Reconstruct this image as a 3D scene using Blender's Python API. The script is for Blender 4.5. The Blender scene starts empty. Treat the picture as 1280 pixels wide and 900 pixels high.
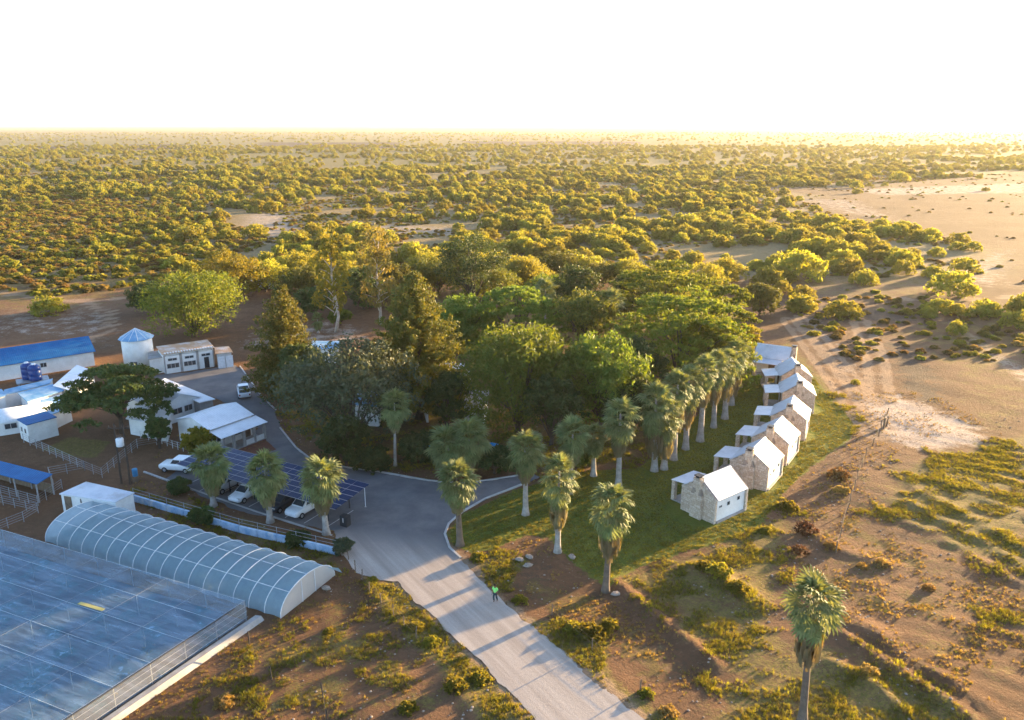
import bpy, bmesh, math, random
import numpy as np
from mathutils import Vector, Matrix, Euler
from mathutils.geometry import tessellate_polygon

R = math.radians
sc = bpy.context.scene
col = sc.collection
rnd = random.Random(11)
rng = np.random.default_rng(11)

# ------------------------------------------------------------------ camera
F, CAMH = 995.0, 40.0                      # focal length in photo pixels, drone height
PITCH = math.atan(293 / F)                 # horizon 293 px above the centre row
cam = bpy.data.cameras.new('Camera')
camo = bpy.data.objects.new('Camera', cam)
col.objects.link(camo)
camo.location = (0, 0, CAMH)
camo.rotation_euler = (R(90) - PITCH, 0, 0)
cam.sensor_width = 36
cam.lens = 36 * F / 1280
cam.clip_start = 0.5
cam.clip_end = 90000
sc.camera = camo

# ------------------------------------------------------------------ light
SUN_EL, SUN_AZ = R(6.2), R(52.0)           # low sun, ahead and to the right
SUNV = Vector((math.sin(SUN_AZ) * math.cos(SUN_EL), math.cos(SUN_AZ) * math.cos(SUN_EL), math.sin(SUN_EL)))
w = bpy.data.worlds.new('World')
sc.world = w
w.use_nodes = True
nt = w.node_tree
nt.nodes.clear()
sky = nt.nodes.new('ShaderNodeTexSky')
sky.sky_type = 'NISHITA'
sky.sun_disc = False
sky.sun_elevation = SUN_EL
sky.sun_rotation = SUN_AZ
sky.air_density = 0.55
sky.dust_density = 0.8
sky.ozone_density = 1.0
bg = nt.nodes.new('ShaderNodeBackground')
bg.inputs['Strength'].default_value = 0.15
wo = nt.nodes.new('ShaderNodeOutputWorld')
nt.links.new(sky.outputs[0], bg.inputs[0])
nt.links.new(bg.outputs[0], wo.inputs[0])
sl = bpy.data.lights.new('Sun', 'SUN')
sl.energy = 5.0
sl.angle = R(0.6)
sl.color = (1.0, 0.69, 0.33)
so = bpy.data.objects.new('Sun', sl)
so.rotation_euler = SUNV.to_track_quat('Z', 'Y').to_euler()
so.location = (60, 60, 80)
col.objects.link(so)
sc.view_settings.view_transform = 'Standard'
sc.view_settings.look = 'None'
sc.view_settings.gamma = 1
sc.view_settings.exposure = 2.7
sc.render.engine = 'CYCLES'
sc.cycles.use_denoising = True
sc.cycles.max_bounces = 8
sc.cycles.transparent_max_bounces = 24
sc.cycles.volume_bounces = 0
sc.cycles.caustics_reflective = False
sc.cycles.caustics_refractive = False


# ------------------------------------------------------------------ helpers
def G(x, y, z=0.0):
    """photo pixel -> point at height z"""
    u = (x - 640) / F
    v = (450 - y) / F
    f = math.cos(PITCH) + v * math.sin(PITCH)
    up = -math.sin(PITCH) + v * math.cos(PITCH)
    t = (CAMH - z) / -up
    return Vector((u * t, f * t, z))


def proj(X, Y, Z):
    d = Y * math.cos(PITCH) + (CAMH - Z) * math.sin(PITCH)
    v = (-(CAMH - Z) * math.cos(PITCH) + Y * math.sin(PITCH)) / d
    return 640 + X / d * F, 450 - v * F, d


def tag(o, label=None, cat=None, group=None, kind=None):
    if label: o['label'] = label
    if cat: o['category'] = cat
    if group: o['group'] = group
    if kind: o['kind'] = kind
    return o


def empty(name, loc, rz=0.0):
    o = bpy.data.objects.new(name, None)
    o.empty_display_size = 0.3
    col.objects.link(o)
    o.location = loc
    o.rotation_euler = (0, 0, rz)
    return o


def link(name, me, parent=None, loc=None, rot=None, scale=None):
    o = bpy.data.objects.new(name, me)
    col.objects.link(o)
    if parent: o.parent = parent
    if loc is not None: o.location = loc
    if rot is not None: o.rotation_euler = rot
    if scale is not None: o.scale = scale if hasattr(scale, '__len__') else (scale,) * 3
    return o


class MB:
    def __init__(s):
        s.v = []; s.f = []

    def add(s, vs, fs):
        n = len(s.v)
        s.v += [tuple(p) for p in vs]
        s.f += [tuple(i + n for i in q) for q in fs]
        return s

    def box(s, x0, x1, y0, y1, z0, z1):
        return s.add([(x0, y0, z0), (x1, y0, z0), (x1, y1, z0), (x0, y1, z0), (x0, y0, z1), (x1, y0, z1), (x1, y1, z1), (x0, y1, z1)],
                     [(0, 3, 2, 1), (4, 5, 6, 7), (0, 1, 5, 4), (1, 2, 6, 5), (2, 3, 7, 6), (3, 0, 4, 7)])

    def prism(s, poly, h0, h1):
        """poly: list of (x,y) ccw; h0/h1 numbers or per-vertex lists"""
        n = len(poly)
        a = h0 if hasattr(h0, '__len__') else [h0] * n
        b = h1 if hasattr(h1, '__len__') else [h1] * n
        vs = [(p[0], p[1], a[i]) for i, p in enumerate(poly)] + [(p[0], p[1], b[i]) for i, p in enumerate(poly)]
        return s.add(vs, [tuple(range(n - 1, -1, -1)), tuple(range(n, 2 * n))] + [(i, (i + 1) % n, (i + 1) % n + n, i + n) for i in range(n)])

    def slab(s, pts, t):
        """closed slab below a list of 3d points (top face)"""
        n = len(pts)
        vs = [tuple(p) for p in pts] + [(p[0], p[1], p[2] - t) for p in pts]
        return s.add(vs, [tuple(range(n)), tuple(range(2 * n - 1, n - 1, -1))] + [(i, i + n, (i + 1) % n + n, (i + 1) % n) for i in range(n)])

    def tube(s, pts, rad, n=6, cap=True):
        pts = [Vector(p) for p in pts]
        rad = rad if hasattr(rad, '__len__') else [rad] * len(pts)
        base = len(s.v)
        for i, p in enumerate(pts):
            d = (pts[min(i + 1, len(pts) - 1)] - pts[max(i - 1, 0)])
            d = d.normalized() if d.length > 1e-6 else Vector((0, 0, 1))
            a = d.cross(Vector((1, 0, 0)) if abs(d.x) < 0.8 else Vector((0, 1, 0))).normalized()
            b = d.cross(a)
            for k in range(n):
                q = p + (a * math.cos(2 * math.pi * k / n) + b * math.sin(2 * math.pi * k / n)) * rad[i]
                s.v.append(tuple(q))
        for i in range(len(pts) - 1):
            for k in range(n):
                s.f.append((base + i * n + k, base + i * n + (k + 1) % n, base + (i + 1) * n + (k + 1) % n, base + (i + 1) * n + k))
        if cap:
            s.f.append(tuple(base + k for k in range(n - 1, -1, -1)))
            s.f.append(tuple(base + (len(pts) - 1) * n + k for k in range(n)))
        return s

    def lathe(s, prof, n=24, c=(0, 0)):
        base = len(s.v)
        for (r, z) in prof:
            for k in range(n):
                a = 2 * math.pi * k / n
                s.v.append((c[0] + r * math.cos(a), c[1] + r * math.sin(a), z))
        for i in range(len(prof) - 1):
            for k in range(n):
                s.f.append((base + i * n + k, base + i * n + (k + 1) % n, base + (i + 1) * n + (k + 1) % n, base + (i + 1) * n + k))
        s.f.append(tuple(base + k for k in range(n - 1, -1, -1)))
        s.f.append(tuple(base + (len(prof) - 1) * n + k for k in range(n)))
        return s

    def mesh(s, name, m=None, smooth=False, bevel=0):
        me = bpy.data.meshes.new(name)
        me.from_pydata(s.v, [], s.f)
        if bevel or True:
            bm = bmesh.new(); bm.from_mesh(me)
            bmesh.ops.recalc_face_normals(bm, faces=bm.faces)
            if bevel:
                bmesh.ops.bevel(bm, geom=list(bm.edges), offset=bevel, segments=2, affect='EDGES', profile=0.6, clamp_overlap=True)
            bm.to_mesh(me); bm.free()
        if m: me.materials.append(m)
        if smooth: me.polygons.foreach_set('use_smooth', [True] * len(me.polygons))
        return me

    def build(s, name, m=None, parent=None, smooth=False, bevel=0, loc=None, rot=None):
        return link(name, s.mesh(name, m, smooth, bevel), parent, loc, rot)


# ------------------------------------------------------------------ materials
def newmat(name):
    m = bpy.data.materials.new(name)
    m.use_nodes = True
    nt = m.node_tree
    b = nt.nodes['Principled BSDF']
    return m, nt, b


def N(nt, typ, **kw):
    n = nt.nodes.new(typ)
    for k, v in kw.items():
        if k.startswith('i_'):
            n.inputs[k[2:].replace('_', ' ')].default_value = v
        else:
            setattr(n, k, v)
    return n


def mix(nt, fac, a, b, typ='MIX'):
    n = nt.nodes.new('ShaderNodeMix')
    n.data_type = 'RGBA'
    n.blend_type = typ
    for sock, val in ((n.inputs[0], fac), (n.inputs[6], a), (n.inputs[7], b)):
        if isinstance(val, bpy.types.NodeSocket): nt.links.new(val, sock)
        elif isinstance(val, (int, float)): sock.default_value = val
        else: sock.default_value = (*val[:3], 1)
    return n.outputs[2]


def math_(nt, op, a, b=0.0, clamp=False):
    n = nt.nodes.new('ShaderNodeMath')
    n.operation = op
    n.use_clamp = clamp
    for sock, val in ((n.inputs[0], a), (n.inputs[1], b)):
        if isinstance(val, bpy.types.NodeSocket): nt.links.new(val, sock)
        else: sock.default_value = val
    return n.outputs[0]


def ramp(nt, val, lo, hi):
    n = nt.nodes.new('ShaderNodeMapRange')
    n.interpolation_type = 'SMOOTHSTEP'
    nt.links.new(val, n.inputs[0])
    n.inputs[1].default_value = lo
    n.inputs[2].default_value = hi
    return n.outputs[0]


def noise(nt, vec, scale, detail=4, rough=0.6):
    n = nt.nodes.new('ShaderNodeTexNoise')
    n.inputs['Scale'].default_value = scale
    n.inputs['Detail'].default_value = detail
    n.inputs['Roughness'].default_value = rough
    if vec is not None: nt.links.new(vec, n.inputs['Vector'])
    return n.outputs[0]


def bump(nt, b, h, strength, dist):
    n = nt.nodes.new('ShaderNodeBump')
    n.inputs['Strength'].default_value = strength
    n.inputs['Distance'].default_value = dist
    nt.links.new(h, n.inputs['Height'])
    nt.links.new(n.outputs[0], b.inputs['Normal'])


def pos(nt):
    return nt.nodes.new('ShaderNodeNewGeometry').outputs['Position']


def objc(nt):
    return nt.nodes.new('ShaderNodeTexCoord').outputs['Object']


def pmat(name, c1, c2=None, scale=1.5, rough=0.8, bmp=0.0, metallic=0.0, spec=0.3, dirt=None):
    """mottled painted or mineral surface"""
    m, nt, b = newmat(name)
    c2 = c2 or tuple(x * 0.8 for x in c1)
    o = objc(nt)
    n1 = noise(nt, o, scale, 5, 0.65)
    c = mix(nt, ramp(nt, n1, 0.3, 0.7), c1, c2)
    n2 = noise(nt, o, scale * 9, 3)
    c = mix(nt, math_(nt, 'MULTIPLY', ramp(nt, n2, 0.35, 0.75), 0.25), c, tuple(x * 0.6 for x in c1))
    if dirt:
        n3 = noise(nt, o, scale * 0.6, 6, 0.7)
        c = mix(nt, ramp(nt, n3, 0.52, 0.72), c, dirt)
    nt.links.new(c, b.inputs['Base Color'])
    b.inputs['Roughness'].default_value = rough
    b.inputs['Metallic'].default_value = metallic
    b.inputs['Specular IOR Level'].default_value = spec
    if bmp: bump(nt, b, n2, bmp, 0.02)
    return m


def sheetmat(name, c1, c2, rough=0.45, axis=0, pitch=0.25, metallic=0.0, dirt=(0.3, 0.22, 0.16), dirtlo=0.55):
    """profiled roof sheeting: ribs as relief, seams and dust as colour"""
    m, nt, b = newmat(name)
    o = objc(nt)
    sp = N(nt, 'ShaderNodeSeparateXYZ')
    nt.links.new(o, sp.inputs[0])
    ph = math_(nt, 'MULTIPLY', sp.outputs[axis], 2 * math.pi / pitch)
    sn = math_(nt, 'SINE', ph)
    rib = ramp(nt, sn, 0.3, 0.95)
    n1 = noise(nt, o, 0.5, 5, 0.7)
    c = mix(nt, ramp(nt, n1, 0.35, 0.7), c1, c2)
    n3 = noise(nt, o, 0.35, 7, 0.7)
    c = mix(nt, math_(nt, 'MULTIPLY', ramp(nt, n3, dirtlo, dirtlo + 0.2), 0.45), c, dirt)
    nt.links.new(c, b.inputs['Base Color'])
    b.inputs['Roughness'].default_value = rough
    b.inputs['Metallic'].default_value = metallic
    b.inputs['Specular IOR Level'].default_value = 0.2
    bump(nt, b, rib, 0.7, 0.04)
    return m


def leafmat(name, ca, cb, trans=0.35, var=0.5):
    m, nt, b = newmat(name)
    g = nt.nodes.new('ShaderNodeNewGeometry')
    oi = nt.nodes.new('ShaderNodeObjectInfo')
    c = mix(nt, g.outputs['Random Per Island'], ca, cb)
    n = noise(nt, g.outputs['Position'], 0.35, 3)
    c = mix(nt, math_(nt, 'MULTIPLY', ramp(nt, n, 0.35, 0.7), 0.45), c, tuple(x * 0.55 for x in ca))
    hs = nt.nodes.new('ShaderNodeHueSaturation')
    nt.links.new(c, hs.inputs['Color'])
    hv = math_(nt, 'MULTIPLY_ADD', oi.outputs['Random'], 0.03)
    hv.node.inputs[2].default_value = 0.487
    nt.links.new(hv, hs.inputs['Hue'])
    vv = math_(nt, 'MULTIPLY_ADD', oi.outputs['Random'], var)
    vv.node.inputs[2].default_value = 1.0 - var / 2
    nt.links.new(vv, hs.inputs['Value'])
    c = hs.outputs[0]
    nt.links.new(c, b.inputs['Base Color'])
    b.inputs['Roughness'].default_value = 0.65
    b.inputs['Specular IOR Level'].default_value = 0.25
    t = nt.nodes.new('ShaderNodeBsdfTranslucent')
    tc = mix(nt, 1.0, c, (1.45, 1.25, 0.5), 'MULTIPLY')
    nt.links.new(tc, t.inputs[0])
    ms = nt.nodes.new('ShaderNodeMixShader')
    ms.inputs[0].default_value = trans
    nt.links.new(b.outputs[0], ms.inputs[1])
    nt.links.new(t.outputs[0], ms.inputs[2])
    nt.links.new(ms.outputs[0], nt.nodes['Material Output'].inputs[0])
    return m


def filmmat(name, colr, opacity, rough=0.25, streak=None):
    """greenhouse film: part clear, part milky"""
    m, nt, b = newmat(name)
    o = objc(nt)
    n1 = noise(nt, o, 0.6, 6, 0.7)
    c = mix(nt, ramp(nt, n1, 0.3, 0.7), colr, tuple(x * 0.85 for x in colr))
    b.inputs['Roughness'].default_value = rough
    b.inputs['Specular IOR Level'].default_value = 0.3
    nt.links.new(c, b.inputs['Base Color'])
    t = nt.nodes.new('ShaderNodeBsdfTranslucent')
    t.inputs[0].default_value = (*colr, 1)
    ms = nt.nodes.new('ShaderNodeMixShader')
    ms.inputs[0].default_value = 0.4
    nt.links.new(b.outputs[0], ms.inputs[1])
    nt.links.new(t.outputs[0], ms.inputs[2])
    tr = nt.nodes.new('ShaderNodeBsdfTransparent')
    tr.inputs[0].default_value = (0.9, 0.96, 1.0, 1)
    m2 = nt.nodes.new('ShaderNodeMixShader')
    op = math_(nt, 'MULTIPLY_ADD', n1, 0.5)
    op.node.inputs[2].default_value = opacity - 0.25
    if streak:
        mp = N(nt, 'ShaderNodeMapping')
        mp.inputs['Scale'].default_value = streak
        nt.links.new(o, mp.inputs[0])
        n2 = noise(nt, mp.outputs[0], 1.0, 4, 0.7)
        op = math_(nt, 'ADD', op, math_(nt, 'MULTIPLY', ramp(nt, n2, 0.45, 0.7), 0.25))
    nt.links.new(op, m2.inputs[0])
    nt.links.new(tr.outputs[0], m2.inputs[1])
    nt.links.new(ms.outputs[0], m2.inputs[2])
    nt.links.new(m2.outputs[0], nt.nodes['Material Output'].inputs[0])
    return m


m_white = pmat('white_plaster', (0.74, 0.74, 0.72), (0.62, 0.61, 0.58), 0.6, 0.85, 0.1)
m_whitemetal = sheetmat('white_roof_sheet', (0.70, 0.72, 0.75), (0.56, 0.58, 0.61), 0.4, 0, 0.3, dirtlo=0.6)
m_whitemetal_y = sheetmat('white_roof_sheet_cross', (0.60, 0.62, 0.66), (0.46, 0.49, 0.54), 0.4, 1, 0.3, dirtlo=0.52)
m_bluemetal = sheetmat('blue_roof_sheet', (0.006, 0.085, 0.24), (0.01, 0.12, 0.30), 0.6, 0, 0.3, dirtlo=0.66)
m_bluepale = sheetmat('faded_blue_roof_sheet', (0.10, 0.26, 0.44), (0.34, 0.46, 0.56), 0.6, 0, 0.3, dirtlo=0.6)
m_rust = sheetmat('rusty_roof_sheet', (0.42, 0.24, 0.12), (0.55, 0.50, 0.46), 0.7, 0, 0.3)
m_galv = pmat('galvanised_steel', (0.42, 0.43, 0.45), (0.30, 0.31, 0.33), 3, 0.5, 0, 0.6)
m_dark = pmat('dark_steel', (0.03, 0.032, 0.036), None, 4, 0.5)
m_glass = pmat('window_glass', (0.03, 0.04, 0.05), (0.05, 0.06, 0.07), 2, 0.08, spec=0.9)
m_frame = pmat('painted_frame', (0.55, 0.55, 0.54), None, 3, 0.6)
m_concrete = pmat('concrete', (0.36, 0.34, 0.32), (0.26, 0.24, 0.22), 1.2, 0.9, 0.2)
m_kerb = pmat('kerb_concrete', (0.44, 0.42, 0.40), (0.33, 0.30, 0.27), 1.0, 0.9, 0.2)
m_wood = pmat('weathered_wood', (0.20, 0.14, 0.09), (0.12, 0.085, 0.06), 3, 0.9, 0.3)
m_pole = pmat('creosoted_pole', (0.06, 0.045, 0.035), None, 3, 0.9)
m_bluep = pmat('dark_blue_plastic', (0.004, 0.032, 0.15), (0.008, 0.045, 0.19), 2, 0.35)
m_bluewall = pmat('faded_blue_white_paint', (0.50, 0.60, 0.70), (0.20, 0.36, 0.55), 0.9, 0.8, dirt=(0.62, 0.62, 0.6))
m_bark = pmat('bark', (0.10, 0.075, 0.055), (0.06, 0.045, 0.035), 2, 0.95, 0.5)
m_palebark = pmat('pale_bark', (0.50, 0.44, 0.36), (0.32, 0.26, 0.2), 1.5, 0.9, 0.3)
m_palmbark = pmat('palm_bark', (0.38, 0.34, 0.30), (0.22, 0.19, 0.16), 1.6, 0.95, 0.4)
m_palmbark_d = pmat('brown_palm_bark', (0.17, 0.125, 0.09), (0.10, 0.075, 0.055), 1.6, 0.95, 0.4)
m_shadecloth = pmat('white_metal_trim', (0.7, 0.72, 0.74), None, 3, 0.5)
m_tan = pmat('brown_plastic', (0.16, 0.11, 0.08), None, 3, 0.6)

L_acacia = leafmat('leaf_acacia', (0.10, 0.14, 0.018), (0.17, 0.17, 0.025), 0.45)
L_green = leafmat('leaf_green', (0.095, 0.15, 0.024), (0.155, 0.19, 0.035), 0.45)
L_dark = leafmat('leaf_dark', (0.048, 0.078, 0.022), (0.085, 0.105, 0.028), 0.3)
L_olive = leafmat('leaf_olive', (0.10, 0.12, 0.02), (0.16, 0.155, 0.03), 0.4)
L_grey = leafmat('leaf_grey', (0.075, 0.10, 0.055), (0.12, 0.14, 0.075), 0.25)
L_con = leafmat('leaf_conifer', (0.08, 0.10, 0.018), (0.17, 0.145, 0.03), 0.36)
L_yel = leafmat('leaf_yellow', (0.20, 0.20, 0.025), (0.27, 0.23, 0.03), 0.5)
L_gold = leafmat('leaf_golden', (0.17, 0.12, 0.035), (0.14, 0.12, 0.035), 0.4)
L_bush = leafmat('leaf_bush', (0.215, 0.22, 0.038), (0.29, 0.265, 0.05), 0.55, 0.45)
L_weed = leafmat('leaf_weed', (0.15, 0.165, 0.02), (0.26, 0.21, 0.035), 0.6)
L_dry = leafmat('leaf_dry', (0.24, 0.16, 0.05), (0.32, 0.22, 0.08), 0.5)
L_rust = leafmat('leaf_russet', (0.17, 0.07, 0.025), (0.13, 0.08, 0.03), 0.3)
L_palm = leafmat('leaf_palm', (0.115, 0.15, 0.05), (0.21, 0.23, 0.09), 0.32, 0.3)
L_skirt = leafmat('leaf_palm_dead', (0.22, 0.17, 0.09), (0.15, 0.14, 0.07), 0.3, 0.3)
m_film = filmmat('tunnel_film', (0.50, 0.71, 0.83), 0.50)
m_filmroof = filmmat('shade_house_film', (0.42, 0.56, 0.68), 0.14, 0.45, streak=(0.25, 2.2, 1))
m_filmwall = filmmat('shade_house_wall_film', (0.40, 0.40, 0.40), 0.32, 0.6)


# ------------------------------------------------------------------ terrain
_lat = np.random.default_rng(5).random((256, 256))


def vn(x, y, s, k=0):
    """value noise 0..1 with cell size s"""
    x = np.asarray(x, float) / s + 17.3 * k
    y = np.asarray(y, float) / s + 9.1 * k
    xi = np.floor(x).astype(int); yi = np.floor(y).astype(int)
    fx = x - xi; fy = y - yi
    fx = fx * fx * (3 - 2 * fx); fy = fy * fy * (3 - 2 * fy)
    a = _lat[xi & 255, yi & 255]; b = _lat[(xi + 1) & 255, yi & 255]
    c = _lat[xi & 255, (yi + 1) & 255]; d = _lat[(xi + 1) & 255, (yi + 1) & 255]
    return (a * (1 - fx) + b * fx) * (1 - fy) + (c * (1 - fx) + d * fx) * fy


def segdist(x, y, pts, closed):
    best = np.full(x.shape, 1e18)
    n = len(pts)
    for i in range(n if closed else n - 1):
        ax, ay = pts[i]; bx, by = pts[(i + 1) % n]
        dx, dy = bx - ax, by - ay
        L = dx * dx + dy * dy + 1e-9
        t = np.clip(((x - ax) * dx + (y - ay) * dy) / L, 0, 1)
        best = np.minimum(best, (x - ax - t * dx) ** 2 + (y - ay - t * dy) ** 2)
    return np.sqrt(best)


def inside(x, y, pts):
    r = np.zeros(x.shape, bool)
    n = len(pts)
    for i in range(n):
        ax, ay = pts[i]; bx, by = pts[(i + 1) % n]
        c = ((ay > y) != (by > y))
        xx = (bx - ax) * (y - ay) / ((by - ay) if abs(by - ay) > 1e-9 else 1e-9) + ax
        r ^= c & (x < xx)
    return r


def gp(pts):
    return [tuple(G(*p)[:2]) for p in pts]


def area(x, y, pts, soft):
    d = segdist(x, y, pts, True)
    s = np.where(inside(x, y, pts), d, -d)
    t = np.clip(s / soft * 0.5 + 0.5, 0, 1)
    return t * t * (3 - 2 * t)


# outlines traced on the ground
ROAD = gp([(186, 470), (232, 466), (292, 456), (303, 462), (322, 492), (344, 514), (352, 535), (368, 560), (392, 578), (435, 586), (480, 592), (535, 602),
           (580, 606), (640, 597), (668, 592), (676, 597), (650, 606), (606, 624), (578, 640), (561, 655), (557, 668), (563, 684), (580, 702), (618, 742), (658, 778), (700, 812), (752, 856), (812, 906), (860, 945),
           (705, 935), (672, 902), (640, 868), (604, 830), (560, 790), (522, 754), (497, 728), (450, 722), (440, 712), (424, 690), (418, 664), (300, 640), (205, 600), (228, 584), (310, 575), (345, 562), (330, 548), (318, 545),
           (322, 530), (300, 512), (268, 497), (200, 476)])
LAWN = gp([(590, 690), (566, 682), (562, 662), (585, 640), (652, 610), (690, 600), (735, 588), (800, 585), (850, 545), (900, 490), (930, 462), (965, 452), (1008, 458), (1030, 490), (1066, 528), (1062, 548), (1010, 585), (975, 620), (948, 655), (905, 675),
             (860, 688), (812, 702), (776, 716), (758, 730), (722, 706), (704, 690), (690, 672), (655, 668), (625, 682)])
PLOT = gp([(625, 705), (660, 690), (710, 700), (755, 735), (800, 768), (850, 805), (888, 832), (880, 870), (845, 900), (800, 880), (745, 835), (700, 795), (655, 760)])
YARD = gp([(-60, 400), (120, 440), (200, 455), (300, 440), (330, 480), (345, 520), (420, 600), (430, 700), (350, 790), (200, 900), (-200, 960), (-300, 600)])
HOMESTEAD = gp([(-140, 364), (0, 362), (60, 372), (100, 366), (170, 362), (270, 338), (340, 352), (420, 345), (520, 350), (700, 345), (860, 330), (930, 355), (985, 372), (1010, 420), (1100, 560), (1130, 700), (1400, 760), (1500, 1000), (-500, 1000), (-500, 420)])
SAND = gp([(980, 240), (930, 234), (1000, 229), (1110, 229), (1282, 216), (1500, 214), (1700, 330), (1500, 520), (1282, 420), (1180, 372), (1090, 365), (1010, 372), (960, 358), (930, 340), (980, 335), (1085, 352), (1150, 338),
             (1225, 330), (1212, 303), (1120, 286), (1040, 268), (1000, 250)])
GRASS = [  # outline, strength, softness
    ([(780, 712), (865, 686), (935, 655), (985, 625), (1000, 650), (975, 720), (985, 790), (1040, 850), (1120, 900), (870, 935), (895, 832), (772, 728)], 0.66, 3),
    ([(1108, 585), (1180, 560), (1300, 535), (1320, 740), (1230, 705), (1150, 675), (1090, 640)], 0.70, 5),
    ([(1030, 800), (1085, 820), (1150, 855), (1250, 910), (1200, 960), (940, 960), (990, 850)], 0.72, 3),
    ([(1205, 755), (1300, 775), (1300, 800), (1215, 775)], 0.6, 2),
    ([(452, 722), (500, 730), (525, 756), (565, 794), (606, 834), (675, 905), (600, 905), (540, 830), (480, 765)], 0.9, 1.2),
    ([(640, 770), (690, 775), (760, 790), (765, 850), (870, 905), (815, 910), (752, 858), (700, 815)], 0.85, 1.2),
    ([(585, 700), (625, 685), (660, 700), (640, 735), (618, 738)], 0.75, 1.2),
    ([(240, 870), (330, 800), (420, 745), (500, 790), (590, 870), (620, 905), (200, 905)], 0.43, 4),
    ([(50, 562), (90, 545), (140, 552), (122, 572), (95, 572)], 0.8, 0.8),
    ([(170, 612), (240, 625), (330, 655), (420, 690), (430, 720), (330, 690), (200, 645)], 0.6, 1.5),
    ([(350, 520), (420, 585), (560, 600), (660, 592), (800, 585), (900, 490), (940, 440), (930, 380), (700, 350), (560, 355), (470, 420), (380, 480)], 0.55, 5),
    ([(960, 440), (985, 425), (1030, 470), (1075, 530), (1066, 545), (1010, 470)], 0.8, 2.5),
    ([(880, 250), (1030, 265), (1200, 300), (1210, 335), (1000, 335), (940, 355), (700, 350), (300, 335), (-100, 400), (-500, 380), (-500, 180), (700, 172), (900, 200), (760, 222)], 0.36, 25),
    ([(900, 195), (1300, 190), (1500, 208), (1300, 215), (960, 220)], 0.5, 40),
]
PALE = [
    ([(1062, 498), (1120, 488), (1180, 512), (1240, 535), (1245, 565), (1150, 566), (1085, 548)], 0.75, 4),
    ([(985, 392), (1012, 388), (1050, 420), (1085, 470), (1065, 490), (1030, 440)], 0.62, 5),
    ([(1175, 395), (1230, 420), (1300, 470), (1290, 490), (1215, 440)], 0.8, 5),
    ([(1040, 236), (1150, 232), (1300, 226), (1300, 242), (1100, 245)], 0.62, 14),
    ([(290, 268), (370, 262), (395, 285), (330, 312), (280, 300)], 0.66, 14),
    ([(440, 275), (610, 285), (600, 300), (450, 292)], 0.62, 14),
    ([(970, 245), (1080, 250), (1160, 285), (1040, 266)], 0.55, 14),
    ([(0, 365), (120, 358), (165, 400), (150, 440), (80, 425), (-60, 420)], 0.48, 6),
    ([(280, 440), (330, 400), (450, 400), (480, 425), (380, 440)], 0.55, 5),
    ([(940, 320), (1100, 350), (1280, 300), (1280, 360), (1000, 380)], 0.55, 10),
]
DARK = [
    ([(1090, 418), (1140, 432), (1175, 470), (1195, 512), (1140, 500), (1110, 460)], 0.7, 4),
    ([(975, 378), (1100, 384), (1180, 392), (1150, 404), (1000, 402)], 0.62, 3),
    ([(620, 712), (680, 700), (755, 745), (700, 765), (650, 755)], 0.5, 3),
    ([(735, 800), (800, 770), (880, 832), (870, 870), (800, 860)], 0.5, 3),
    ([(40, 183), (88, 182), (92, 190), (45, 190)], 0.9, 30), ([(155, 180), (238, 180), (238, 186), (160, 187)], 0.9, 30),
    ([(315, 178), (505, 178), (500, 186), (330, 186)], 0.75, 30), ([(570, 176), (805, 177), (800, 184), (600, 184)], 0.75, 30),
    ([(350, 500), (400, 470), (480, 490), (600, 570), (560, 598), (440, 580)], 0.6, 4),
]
DRY = [
    ([(630, 715), (700, 715), (800, 780), (870, 835), (840, 880), (740, 820), (680, 775)], 0.5, 3),
    ([(990, 640), (1050, 585), (1110, 590), (1180, 680), (1300, 750), (1300, 880), (1180, 850), (1040, 780), (980, 720)], 0.42, 6),
    ([(200, 900), (300, 800), (430, 720), (560, 850), (560, 905)], 0.5, 5),
    ([(1100, 410), (1300, 380), (1300, 560), (1200, 540), (1180, 470)], 0.5, 8),
    ([(960, 330), (1220, 345), (1300, 400), (1180, 380), (1000, 372)], 0.5, 8),
    ([(-500, 260), (300, 250), (330, 330), (120, 395), (-500, 420)], 0.56, 25),
]
FLAT = [ROAD] + [gp(p) for p in (
    [(-60, 430), (300, 425), (345, 500), (350, 570), (300, 600), (200, 600), (-60, 620)], [(-150, 650), (60, 590), (180, 600), (430, 690), (360, 790), (60, 960), (-400, 960)],
    [(830, 650), (830, 600), (900, 540), (930, 470), (930, 430), (1000, 430), (1030, 480), (1030, 530), (985, 600), (940, 650), (895, 665)])]
RIDGES = [  # polyline, height, half width
    ([(762, 722), (800, 752), (850, 792), (895, 830)], 0.34, 0.55),
    ([(872, 712), (905, 728), (935, 752)], 0.55, 1.3),
    ([(1030, 780), (1070, 805), (1115, 835), (1170, 870), (1215, 902)], 0.28, 0.6),
    ([(1055, 778), (1100, 800), (1160, 838), (1230, 880)], 0.2, 0.6),
    ([(1040, 830), (1085, 852), (1130, 890)], 0.32, 0.6),
    ([(1015, 745), (1060, 768), (1110, 798)], 0.22, 0.7),
    ([(1150, 615), (1200, 640), (1290, 690)], 0.16, 0.8), ([(1135, 628), (1190, 655), (1290, 712)], 0.18, 0.8),
    ([(1170, 600), (1230, 625), (1300, 650)], 0.13, 0.8), ([(1120, 645), (1180, 672), (1290, 735)], 0.14, 0.8),
    ([(640, 775), (700, 815), (780, 880)], 0.12, 0.5),
    ([(1010, 665), (1060, 690), (1110, 705)], 0.2, 1.0),
    ([(450, 722), (520, 800), (600, 890)], 0.18, 0.8),
]
_rid = [(gp(p), h, wd) for p, h, wd in RIDGES]


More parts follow.
